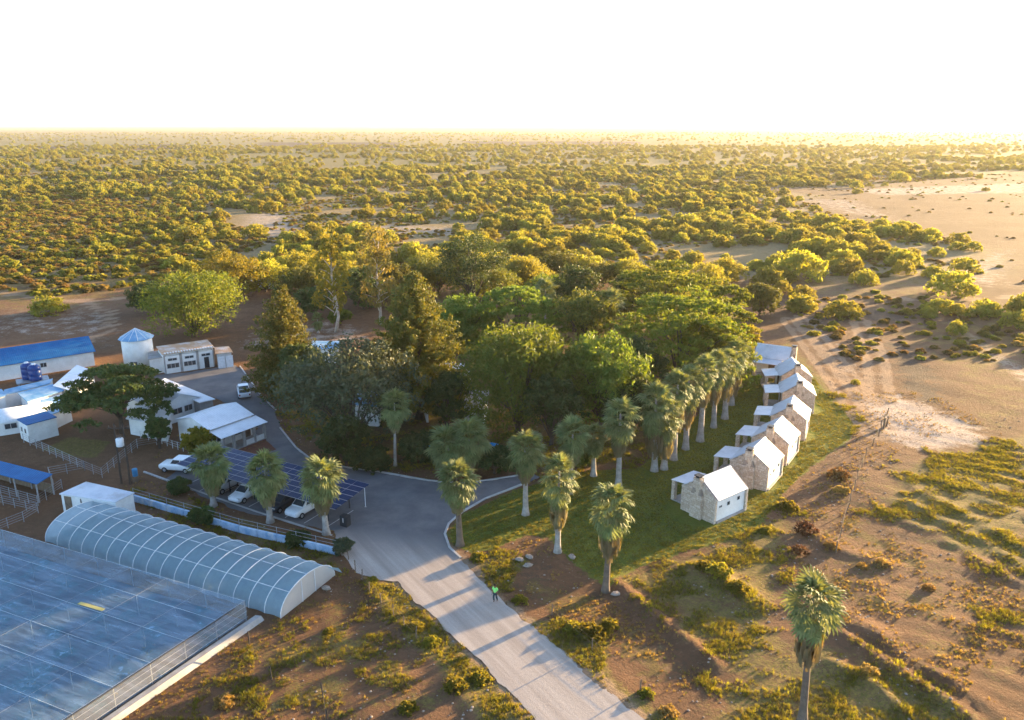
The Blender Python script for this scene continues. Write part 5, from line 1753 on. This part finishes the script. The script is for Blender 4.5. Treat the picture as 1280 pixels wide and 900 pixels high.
fence('pen_fence', 'pipe fence along the front of the livestock shelter pen', [(-10, 615), (48, 632), (78, 611)], 1.25, 1.6, 4, m_galv)
fence('pen_fence', 'white pipe fence running back past the shelter to the cabin', [(68, 612), (62, 596), (106, 588), (30, 553)], 1.3, 1.7, 4, m_galv)
fence('pen_fence', 'pipe fence between the paddock and the utility poles', [(106, 588), (128, 597), (150, 578), (172, 560), (196, 556)], 1.3, 1.6, 4, m_galv)
fence('pen_fence', 'pipe fence around the corner pen at the left edge', [(-10, 628), (48, 641), (30, 652), (-10, 668)], 1.2, 1.6, 4, m_galv)
fence('pen_fence', 'picket fence in front of the gabled farm house', [(176, 548), (196, 552), (216, 560), (236, 566)], 1.1, 1.2, 3, m_frame)
fence('wire_fence', 'thin wire fence on leaning posts across the dry ground below the tunnel', [(436, 700), (462, 742), (492, 772), (520, 800)], 1.1, 2.4, 3, m_wood, .05, .008, gaps=.08)
fence('wire_fence', 'thin wire fence across the dry ground by the net house', [(312, 806), (340, 850), (404, 872), (408, 905)], 1.3, 4.0, 3, m_pole, .05, .008, gaps=.08)
fence('wire_fence', 'old wire fence on wooden posts running down the ploughed ground', [(1108, 520), (1098, 546), (1082, 572), (1072, 600), (1058, 640), (1045, 690)], 1.2, 3.6, 3, m_wood, .06, .008, gaps=.14)
fence('wire_fence', 'broken wire fence on the far side of the sandy clearing', [(1230, 385), (1280, 392), (1330, 400)], 1.2, 4.0, 3, m_wood, .06, .008, gaps=.14)
fence('wire_fence', 'wire fence between the brown plot and the gravel road', [(690, 768), (740, 812), (800, 862)], 1.0, 4.5, 2, m_wood, .05, .008, gaps=.08)
# leaning corner post of the old fence
p = G(1104, 537)
root = empty('fence_strainer', p)
MB().tube([(0, 0, -.3), (.1, .05, 1.7)], .14, 7).build('post', m_wood, root)
MB().tube([(.75, .9, -.2), (.15, .2, 1.25)], .09, 6).build('brace', m_wood, root)
MB().tube([(1.0, 1.2, -.3), (1.05, 1.2, 1.5)], .12, 7).build('post', m_wood, root)
MB().tube([(.08, .03, 1.2), (1.03, 1.2, 1.3)], .07, 6).build('brace', m_wood, root)
tag(root, 'pair of weathered wooden strainer posts standing on the sandy flat', 'fence post')

# utility poles with transformer
P1, P2 = G(152, 604), G(163, 605)
root = empty('utility_pole', P1)
d2 = P2 - P1
for q in (Vector((0, 0, 0)), d2):
    MB().tube([(q.x, q.y, -.3), (q.x + .1, q.y, 7.4)], [.13, .09], 8).build('pole', m_pole, root)
MB().tube([(-.6, -.1, 6.9), (d2.x + .7, d2.y + .1, 6.9)], .07, 5).build('crossarm', m_pole, root)
MB().tube([(-.1, 0, 4.6), (d2.x + .1, d2.y, 4.6)], .07, 5).build('crossarm', m_pole, root)
tf = MB().lathe([(.38, 4.7), (.42, 4.75), (.42, 5.6), (.3, 5.72)], 14, (d2.x / 2, d2.y / 2)).build('transformer', m_shadecloth, root, True)
for k in range(3):
    MB().lathe([(.05, 5.7), (.08, 5.8), (.04, 5.9), (.07, 6.0), (.03, 6.05)], 8, (d2.x / 2 - .2 + k * .2, d2.y / 2)).build('insulator', m_tan, tf)
for k in range(4):
    MB().lathe([(.04, 6.97), (.07, 7.05), (.03, 7.2)], 8, (-.5 + k * (d2.x + 1.1) / 3, 0)).build('insulator', m_tan, root)
tag(root, 'pair of dark wooden poles carrying a white transformer', 'utility pole')
p = G(165, 603)
root = empty('drum', (p.x + .3, p.y + .4, 0))
MB().lathe([(.29, 0.65), (.3, .68), (.3, 1.0), (.315, 1.02), (.3, 1.05), (.3, 1.35), (.315, 1.37), (.3, 1.4), (.29, 1.55)], 14).build('body', pmat('blue_drum', (0.03, 0.22, 0.42), None, 3, .5), root, True)
MB().box(-.28, .28, -.28, .28, -.1, .645).build('stand', m_wood, root)
tag(root, 'blue drum on a wooden stand at the foot of the utility poles', 'drum')

# ------------------------------------------------------------------ person on the road
def person(p, rz):
    root = empty('person', p, rz)
    m_skin = pmat('skin', (0.16, 0.085, 0.055), None, 5, .6); m_vis = pmat('high_visibility_green', (0.22, 0.68, 0.16), (0.30, 0.75, 0.2), 3, .8)
    m_tr = pmat('dark_trousers', (0.025, 0.05, 0.06), None, 4, .9); m_hair = pmat('dark_hair', (0.012, 0.01, 0.009), None, 4, .9)

    def skin(name, chain, edges, m, sub=2):
        me = bpy.data.meshes.new(name)
        me.from_pydata([c[:3] for c in chain], edges, [])
        o = link(name, me, root)
        o.modifiers.new('s', 'SKIN'); o.modifiers.new('u', 'SUBSURF').render_levels = sub
        for i, c in enumerate(chain): me.skin_vertices[0].data[i].radius = (c[3], c[4] if len(c) > 4 else c[3])
        me.skin_vertices[0].data[0].use_root = True
        me.materials.append(m)
        return o
    J = [(0, 0, .92, .15, .11), (0, 0, 1.12, .13, .10), (0, 0, 1.36, .17, .11), (0, 0, 1.47, .06), (0, .015, 1.56, .075, .085), (0, .02, 1.66, .08, .095), (0, .01, 1.72, .05, .06),
         (.19, 0, 1.40, .055), (.25, .02, 1.14, .042), (.24, .12, .92, .032), (.235, .16, .82, .03, .02), (-.19, 0, 1.40, .055), (-.25, -.02, 1.14, .042), (-.24, .06, .90, .032), (-.235, .09, .80, .03, .02),
         (.10, 0, .86, .085), (.10, .10, .50, .06), (.10, .02, .10, .045), (.10, .14, .04, .04), (-.10, 0, .86, .085), (-.10, -.06, .50, .06), (-.10, -.22, .12, .045), (-.10, -.10, .04, .04)]
    Ed = [(0, 1), (1, 2), (2, 3), (3, 4), (4, 5), (5, 6), (2, 7), (7, 8), (8, 9), (9, 10), (2, 11), (11, 12), (12, 13), (13, 14), (0, 15), (15, 16), (16, 17), (17, 18), (0, 19), (19, 20), (20, 21), (21, 22)]
    skin('body', J, Ed, m_skin)
    S = [(0, 0, .90, .175, .135), (0, 0, 1.12, .155, .125), (0, 0, 1.36, .195, .135), (0, 0, 1.44, .09, .08), (.195, 0, 1.40, .08), (.245, .02, 1.18, .068), (-.195, 0, 1.40, .08), (-.245, -.02, 1.18, .068)]
    skin('shirt', S, [(0, 1), (1, 2), (2, 3), (2, 4), (4, 5), (2, 6), (6, 7)], m_vis)
    T = [(0, 0, .93, .165, .125), (.10, 0, .84, .105), (.10, .10, .50, .085), (.10, .03, .14, .072), (-.10, 0, .84, .105), (-.10, -.06, .50, .085), (-.10, -.20, .16, .072)]
    skin('trousers', T, [(0, 1), (1, 2), (2, 3), (0, 4), (4, 5), (5, 6)], m_tr)
    for s in (1, -1):
        hx, hy, hzz = (.235, .17, .80) if s > 0 else (-.235, .10, .78)
        mb = MB()
        for k in range(4): mb.tube([(hx, hy - .03 + k * .02, hzz), (hx - s * .015, hy - .03 + k * .022, hzz - .06), (hx - s * .03, hy - .03 + k * .02, hzz - .085 - .01 * (k in (1, 2)))], [.011, .010, .007], 6)
        mb.tube([(hx, hy + .03, hzz + .02), (hx - s * .02, hy + .06, hzz - .02), (hx - s * .03, hy + .065, hzz - .045)], [.012, .011, .008], 6)
        mb.build('fingers', m_skin, root)
    MB().lathe([(.088, 1.64), (.096, 1.68), (.088, 1.745), (.05, 1.785), (.01, 1.795)], 14, (0, .005)).build('hair', m_hair, root, True)
    mb = MB()
    mb.add([(-.015, .10, 1.60), (.015, .10, 1.60), (0, .128, 1.60), (0, .10, 1.65)], [(0, 1, 2), (0, 2, 3), (1, 3, 2)])
    mb.build('nose', m_skin, root)
    tag(root, 'person in a bright green top and dark trousers walking on the gravel road', 'person')
    return root


person(Vector((*G(619, 753)[:2], 0.046)), R(150))


# ------------------------------------------------------------------ bushes of the veld, grass, weeds
def bush_mesh(k, n, size, lm=None, flat=0.62, droop=0.0):
    """unit bush: about 1 m radius, dome of small clumps"""
    g = np.random.default_rng(300 + k)
    L = []
    for i in range(7):
        a = i * 2.4 + g.uniform(-.4, .4); r = 0.55 * math.sqrt((i + .3) / 7)
        L.append((math.cos(a) * r, math.sin(a) * r, 0.36 + 0.26 * (1 - r) + g.uniform(-.08, .08), g.uniform(.30, .44)))
    for i in range(6):
        a = i * 1.05 + g.uniform(-.3, .3)
        L.append((math.cos(a) * .68, math.sin(a) * .68, g.uniform(.14, .3), g.uniform(.22, .34)))
    C, _ = on_lobes(np.array(L), n, g, .35, .9)
    C = C[C[:, 2] > 0.02]
    V = leaves(C, np.full(len(C), .12) * g.uniform(.7, 1.4, len(C)), 10, size, g, .8, .4, droop, 1.9)
    return quadmesh('bush', V, lm or L_bush)


BUSH = [bush_mesh(k, 18, 0.075) for k in range(6)]
BUSHLO = [bush_mesh(20 + k, 10, 0.115) for k in range(4)]


def stuff_points(name, label, P, rot, scl, idx, meshes):
    """one object: the given meshes set out on points by geometry nodes"""
    me = bpy.data.meshes.new(name)
    me.vertices.add(len(P))
    me.vertices.foreach_set('co', np.asarray(P, np.float32).ravel())
    a = me.attributes.new('rot', 'FLOAT', 'POINT'); a.data.foreach_set('value', np.asarray(rot, np.float32))
    a = me.attributes.new('scl', 'FLOAT_VECTOR', 'POINT'); a.data.foreach_set('vector', np.asarray(scl, np.float32).ravel())
    a = me.attributes.new('idx', 'INT', 'POINT'); a.data.foreach_set('value', np.asarray(idx, np.int32))
    c = bpy.data.collections.new(name + '_sources')
    for m_ in meshes: c.objects.link(bpy.data.objects.new(name + '_source', m_))
    ng = bpy.data.node_groups.new(name, 'GeometryNodeTree')
    ng.interface.new_socket('Geometry', in_out='INPUT', socket_type='NodeSocketGeometry')
    ng.interface.new_socket('Geometry', in_out='OUTPUT', socket_type='NodeSocketGeometry')
    i_ = ng.nodes.new('NodeGroupInput'); o_ = ng.nodes.new('NodeGroupOutput')
    ip = ng.nodes.new('GeometryNodeInstanceOnPoints')
    ci = ng.nodes.new('GeometryNodeCollectionInfo')
    ci.inputs['Collection'].default_value = c
    ci.inputs['Separate Children'].default_value = True
    ci.inputs['Reset Children'].default_value = True

    def na(n, t):
        x = ng.nodes.new('GeometryNodeInputNamedAttribute'); x.data_type = t; x.inputs['Name'].default_value = n
        return x.outputs['Attribute']
    ng.links.new(i_.outputs[0], ip.inputs['Points'])
    ng.links.new(ci.outputs[0], ip.inputs['Instance'])
    ip.inputs['Pick Instance'].default_value = True
    ng.links.new(na('idx', 'INT'), ip.inputs['Instance Index'])
    cx = ng.nodes.new('ShaderNodeCombineXYZ'); ng.links.new(na('rot', 'FLOAT'), cx.inputs[2])
    er = ng.nodes.new('FunctionNodeEulerToRotation'); ng.links.new(cx.outputs[0], er.inputs[0])
    ng.links.new(er.outputs[0], ip.inputs['Rotation'])
    ng.links.new(na('scl', 'FLOAT_VECTOR'), ip.inputs['Scale'])
    ng.links.new(ip.outputs[0], o_.inputs[0])
    o = link(name, me)
    md = o.modifiers.new('instances', 'NODES'); md.node_group = ng
    return tag(o, label, None, None, 'stuff')


def scatter_bushes():
    g = np.random.default_rng(21)
    xs, ys, rs, hs = [], [], [], []

    def band(n, y0, y1, rlo, rhi, dens, spread=0.80):
        y = np.sqrt(g.uniform(y0 ** 2, y1 ** 2, n))
        x = g.uniform(-1, 1, n) * (y * spread + 40)
        cl = vn(x, y, 34, 20) * 0.6 + vn(x, y, 13, 21) * 0.4
        pad = vn(x, y, 120, 22)
        keep = g.random(n) < np.clip((cl - 0.29) * 2.5, 0, 1) * dens * np.clip(0.55 + pad, 0, 1)
        hom = inside(x, y, HOMESTEAD)
        sand = inside(x + 50 * (vn(x, y, 60, 50) - .5), y + 90 * (vn(x, y, 70, 51) - .5), SAND)
        for pts, s_, soft in PALE[4:7]: sand |= inside(x, y, gp(pts))
        left = area(x, y, gp([(-500, 262), (200, 250), (330, 300), (250, 345), (120, 395), (-500, 420)]), 40)
        keep &= ~hom & (~sand | (g.random(n) < 0.012)) & ~((left > .5) & (g.random(n) < .35))
        r = g.uniform(rlo, rhi, n) * (0.65 + 0.6 * cl) * (1 - 0.5 * left)
        for a, b_, in ((xs, x), (ys, y), (rs, r)): a.extend(b_[keep])
    band(3600, 150, 330, 2.6, 4.8, 1.0)
    band(8800, 330, 800, 2.3, 4.4, 1.0)
    band(13000, 800, 1700, 2.2, 4.4, 0.85)
    band(8000, 1700, 4500, 2.6, 5.0, 0.7, 0.74)
    return np.array(xs), np.array(ys), np.array(rs)


bx, by, br = scatter_bushes()
# single bushes placed as in the photograph: x, y of the foot, width px
SINGLE = [
    (1000, 348, 72, 'large twin-domed bush on the sand right of the grove'), (975, 352, 44, 'dark-sided bush against the left of the large twin-domed bush'),
    (1003, 372, 34, 'low round bush right in front of the large twin-domed bush'), (1052, 334, 48, 'rounded bush left of the lone bright bush on the sand'),
    (1080, 355, 38, 'small rounded bush at the edge of the sandy clearing'), (1128, 333, 42, 'lone bright bush at the right end of the thicket'),
    (1190, 368, 58, 'wide bright bush standing on the grassy rise at the right'), (1198, 304, 26, 'small bush at the right tip of the thicket'),
    (1052, 396, 46, 'low spreading bush beside the sandy track'), (1133, 392, 18, 'left of two small round bushes by the dark track'),
    (1160, 393, 22, 'right of two small round bushes by the dark track'), (1042, 407, 14, 'tiny bush on the pale gravel beside the track'),
    (1069, 480, 13, 'tiny dark bush on the sand below the track, casting a long shadow'), (1232, 386, 26, 'bush by the broken wire fence at the right edge'),
    (320, 296, 34, 'round yellow bush standing alone on pale sand at the left'), (286, 300, 30, 'greener bush left of the lone round yellow bush'),
    (240, 302, 40, 'wide bush left of the pale sandy patch'), (1125, 226, 24, 'dark bush alone at the far edge of the pan'),
    (905, 350, 40, 'dense bush above the farthest cottage at the grove edge'), (62, 392, 44, 'flat low bush on the bare yard at the left'), (265, 365, 24, 'small bush beside the sandy yard track'),
]
singles = []
for x, y, wpx, lb in SINGLE:
    p = G(x, y); dist = math.hypot(p.x, p.y)
    singles.append((p.x, p.y, wpx / F * dist / 2, lb))
# keep the scatter off the singled-out ones
for (x, y, r, lb) in singles:
    k = np.hypot(bx - x, by - y) > r + br * .8
    bx, by, br = bx[k], by[k], br[k]
bz = height(bx, by)
d = by * math.cos(PITCH) + CAMH * math.sin(PITCH)
sx = 640 + bx / d * F
inv = (sx > -20) & (sx < 1300)
size_px = np.where(inv, br / d * F, 0)
order = np.argsort(-size_px)
hasize = rng.uniform(.9, 1.3, len(bx))
brot = rng.uniform(0, 6.28, len(bx))
nI = 300 - len(singles)
for n, i in enumerate(order[:nI]):
    o = link('thorn_bush', BUSH[n % 6], None, (bx[i], by[i], bz[i] - .05), (0, 0, brot[i]), (br[i], br[i] * rng.uniform(.85, 1.15), br[i] * hasize[i]))
    tag(o, 'olive-green thorn bush in the scrub beyond the grove', 'bush', 'thorn bushes of the near veld')
for n, (x, y, r, lb) in enumerate(singles):
    o = link('thorn_bush', BUSH[n % 6], None, (x, y, hz(x, y) - .05), (0, 0, n * 1.3), (r, r, r * .95))
    tag(o, lb, 'bush')
rest = order[nI:]
stuff_points('distant_scrub', 'thorn scrub spreading to the horizon', np.stack([bx[rest], by[rest], bz[rest] - .05], 1), brot[rest],
             np.stack([br[rest], br[rest], br[rest] * hasize[rest]], 1), rng.integers(0, 4, len(rest)), BUSHLO)

# low tussocks between the bushes
g = np.random.default_rng(33)
n = 44000
y = np.sqrt(g.uniform(135 ** 2, 700 ** 2, n)); x = g.uniform(-1, 1, n) * (y * .78 + 30)
lf = inside(x, y, gp([(-500, 240), (200, 245), (340, 300), (250, 345), (120, 395), (-500, 420)]))
k = ~inside(x, y, HOMESTEAD) & (~inside(x, y, SAND) | (g.random(n) < .06)) & ((vn(x, y, 22, 30) > .38) | lf)
x, y = x[k], y[k]
r = g.uniform(.5, 1.25, len(x)) * np.where(lf[k], 1.5, 1.0)
LOWS = [bush_mesh(50 + q, 5, .22, L_bush) for q in range(2)] + [bush_mesh(60, 5, .22, L_dry), bush_mesh(61, 5, .22, L_gold)]
stuff_points('low_scrub', 'low tussocks and dwarf shrubs between the bushes', np.stack([x, y, height(x, y) - .03], 1), g.uniform(0, 6.28, len(x)), np.stack([r, r, r * .7], 1), g.choice([0, 1, 2, 3], len(x), p=[.22, .22, .28, .28]), LOWS)


def tuft_mesh(k, m, n=16, h=.42, sp=.22):
    g = np.random.default_rng(500 + k)
    a = g.uniform(0, 6.28, n); r = sp * np.sqrt(g.random(n))
    P = np.stack([np.cos(a) * r, np.sin(a) * r, np.full(n, -.03)], 1)
    ln = g.uniform(.05, .28, n)
    b = a + g.normal(size=n) * .6
    T = P + np.stack([np.cos(b) * ln, np.sin(b) * ln, h * g.uniform(.55, 1.1, n)], 1)
    sd = np.stack([-np.sin(b), np.cos(b), np.zeros(n)], 1) * g.uniform(.02, .045, n)[:, None]
    V = np.stack([P - sd, P + sd, T + sd * .3, T - sd * .3], 1).reshape(-1, 3)
    return quadmesh('tuft', V, m)


TUFT = [tuft_mesh(0, L_weed), tuft_mesh(1, L_weed, 20, .5), tuft_mesh(2, L_olive), tuft_mesh(3, L_dry, 14, .4), tuft_mesh(4, L_dry, 18, .5, .3), tuft_mesh(5, L_gold)]


def clear_of(x, y, pad=.3):
    ok = ~inside(x, y, ROAD)
    for (ax, ay) in ((21.1, 75), (29, 82.8), (33.6, 89.9), (38.7, 98), (43.6, 108.3), (46.3, 117.1)):
        ok &= np.hypot(x - ax + 1.2, y - ay - 2.8) > 3.4
    return ok


n = 420000
x = g.uniform(-45, 66, n); y = g.uniform(41, 118, n)
gm = mask(x, y, GRASS[:12]); dm = mask(x, y, DRY[:3])
nz = .55 * vn(x, y, 3.0, 31) + .45 * vn(x, y, 1.1, 32)
u = g.random(n)
lw = area(x, y, LAWN, 1.2)
kg = (gm > .15) & (u < np.clip((gm + (nz - .5) * 2.2 - .35) * 1.3, 0, .62)) & (lw < .5)
u = g.random(n)
kd = (dm > .2) & ~kg & (u < np.clip((nz - .4) * 1.2, 0, .3)) & (lw < .3)
kb = ~kg & ~kd & (nz > .5) & (u < .09) & (lw < .1)
keep = (kg | kd | kb) & clear_of(x, y)
NH = [tuple(v) for v in ((-60, 40), (-20, 60), (-16, 66), (-45, 80), (-60, 80))]
keep &= ~inside(x, y, NH)
pos_ = np.where(keep)[0]
idx = np.where(kg[pos_], g.choice([0, 1, 2, 5], len(pos_), p=[.36, .2, .22, .22]), g.choice([3, 4, 5, 2], len(pos_), p=[.4, .25, .2, .15]))
s = g.uniform(.25, .6, len(pos_)) * np.where(kg[pos_], .35 + .9 * nz[pos_], .7)
stuff_points('rough_grass', 'rough green and dry grass and weeds on the open ground', np.stack([x[pos_], y[pos_], height(x[pos_], y[pos_])], 1), g.uniform(0, 6.28, len(pos_)), np.stack([s, s, s], 1), idx, TUFT)
# short lawn grass
n = 60000
x = g.uniform(-8, 60, n); y = g.uniform(62, 125, n)
k = inside(x, y, LAWN) & clear_of(x, y)
x, y = x[k], y[k]
s = g.uniform(.25, .45, len(x))
stuff_points('lawn_grass', 'short green lawn between the palms and the cottages', np.stack([x, y, height(x, y)], 1), g.uniform(0, 6.28, len(x)), np.stack([s * 1.5, s * 1.5, s * .55], 1), g.integers(0, 3, len(x)), TUFT[:3])

# weed clumps and shrubs one can pick out
WEEDM = [bush_mesh(80 + q, 12, .13, L_weed) for q in range(3)]
RUSTM = [bush_mesh(90 + q, 8, .12, L_rust) for q in range(2)]
DRYM = [bush_mesh(95 + q, 9, .12, L_dry) for q in range(2)]
for n, (x, y, r, ms, lb) in enumerate([
        (898, 724, 1.3, WEEDM, 'big leafy weed mound on the grassy slope below the nearest cottage'), (922, 742, 1.1, WEEDM, 'weed mound just below the big leafy one'),
        (878, 716, .9, WEEDM, 'smaller weed mound left of the big leafy one'), (740, 792, 1.2, WEEDM, 'leafy weed bank beside the gravel road'), (715, 786, .9, WEEDM, 'weed clump at the road edge left of the leafy bank'),
        (762, 782, .9, WEEDM, 'weed clump on the plot side of the leafy bank'), (985, 634, 1.2, WEEDM, 'bright green shrub on the lawn edge right of the nearest cottage'), (958, 664, .8, WEEDM, 'small green weed clump below the bright green shrub'),
        (1008, 665, 1.3, RUSTM, 'russet shrub on the bare ground beyond the lawn'), (1000, 690, 1.0, RUSTM, 'lower russet shrub beside the old fence line'), (1048, 596, 1.5, RUSTM, 'dark russet shrub on the lawn edge by the old fence'),
        (1052, 615, 1.0, DRYM, 'tawny tussock below the dark russet shrub'), (1040, 685, .9, DRYM, 'pale straw tussock on the ploughed ground'), (1103, 706, .7, DRYM, 'straw tussock right of the pale one on the ploughed ground'),
        (1078, 708, .6, DRYM, 'small straw tussock on the ploughed ground'), (1085, 842, .9, DRYM, 'straw tussock beside the furrows right of the lone palm'), (1160, 735, .7, DRYM, 'dry tussock far out on the ploughed ground'),
        (880, 480, .6, WEEDM, 'small plant at the foot of the palm row'), (598, 700, .9, WEEDM, 'yucca-like plant inside the end of the curved kerb'), (650, 752, .8, WEEDM, 'dark low bush beside the walking person'),
        (540, 805, .8, WEEDM, 'spiky plant on the left verge of the gravel road'), (520, 786, .8, WEEDM, 'spiky plant further up the left verge'), (600, 850, .9, WEEDM, 'weed clump on the left verge near the bottom edge'),
        (570, 862, 1.0, WEEDM, 'wide weed clump left of the verge near the bottom edge'), (510, 888, .8, WEEDM, 'weed clump on the dry ground at the bottom edge'), (808, 868, .7, WEEDM, 'bright spiky plant on the right verge of the gravel road'),
        (465, 728, .6, WEEDM, 'small spiky plant where the asphalt meets the gravel'), (835, 890, .8, DRYM, 'straw clump at the bottom edge right of the road'), (828, 680, .35, WEEDM, 'tiny sapling on the lawn near the nearest cottage'),
        (280, 880, .9, DRYM, 'tawny tussock on the dry ground near the net house'), (410, 790, .5, WEEDM, 'small weed on the dry ground below the tunnel')]):
    p = G(x, y)
    o = link('weed_clump', ms[n % len(ms)], None, (p.x, p.y, hz(p.x, p.y) - .05), (0, 0, n), (r, r, r * .75))
    tag(o, lb, 'plant')

# loose stones
m_rock = pmat('field_stone', (0.34, 0.28, 0.23), (0.22, 0.17, 0.13), 3, .95, .3)
def rock(k):
    g = random.Random(k); mb = MB()
    mb.lathe([(.03, -.5), (.8, -.35), (1, .05), (.7, .5), (.05, .62)], 6)
    mb.v = [(a * g.uniform(.75, 1.2), b * g.uniform(.75, 1.2), c * g.uniform(.8, 1.2)) for a, b, c in mb.v]
    return mb.mesh('stone', m_rock)
ROCK = [rock(k) for k in range(4)]
n = 9000
x = g.uniform(-40, 75, n); y = g.uniform(41, 140, n)
k = clear_of(x, y) & ~inside(x, y, LAWN) & ~inside(x, y, NH) & (vn(x, y, 7, 40) > .5)
x, y = x[k], y[k]
s = .03 + .10 * g.random(len(x)) ** 3
stuff_points('loose_stones', 'loose stones scattered over the bare ground', np.stack([x, y, height(x, y) + .01], 1), g.uniform(0, 6, len(x)), np.stack([s, s, s * .7], 1), g.integers(0, 4, len(x)), ROCK)
for x, y, lb in ((650, 700, 'left pale boulder of the stone pile on the lawn edge'), (662, 697, 'right pale boulder of the stone pile on the lawn edge'), (660, 707, 'small pale boulder below the stone pile'), (770, 742, 'pale stones at the foot of the corner palm'), (715, 696, 'pale stone slab between the two sunlit palms'), (408, 737, 'white stone on the dry ground below the tunnel')):
    p = G(x, y)
    o = link('boulder', ROCK[int(x) % 4], None, (p.x, p.y, hz(p.x, p.y) + .08), (0, 0, x), (.5, .32, .28))
    tag(o, lb, 'boulder')

# ------------------------------------------------------------------ haze
m, nt, b = newmat('haze')
nt.nodes.remove(b)
v = N(nt, 'ShaderNodeVolumePrincipled')
v.inputs['Color'].default_value = (0.95, 0.92, 0.86, 1)
v.inputs['Density'].default_value = 0.000045
v.inputs['Anisotropy'].default_value = 0.35
nt.links.new(v.outputs[0], nt.nodes['Material Output'].inputs['Volume'])
o = MB().box(-27000, 27000, -2500, 27000, -7, 44).build('haze', m)
tag(o, 'thin warm morning haze over the plain', None, None, 'stuff')
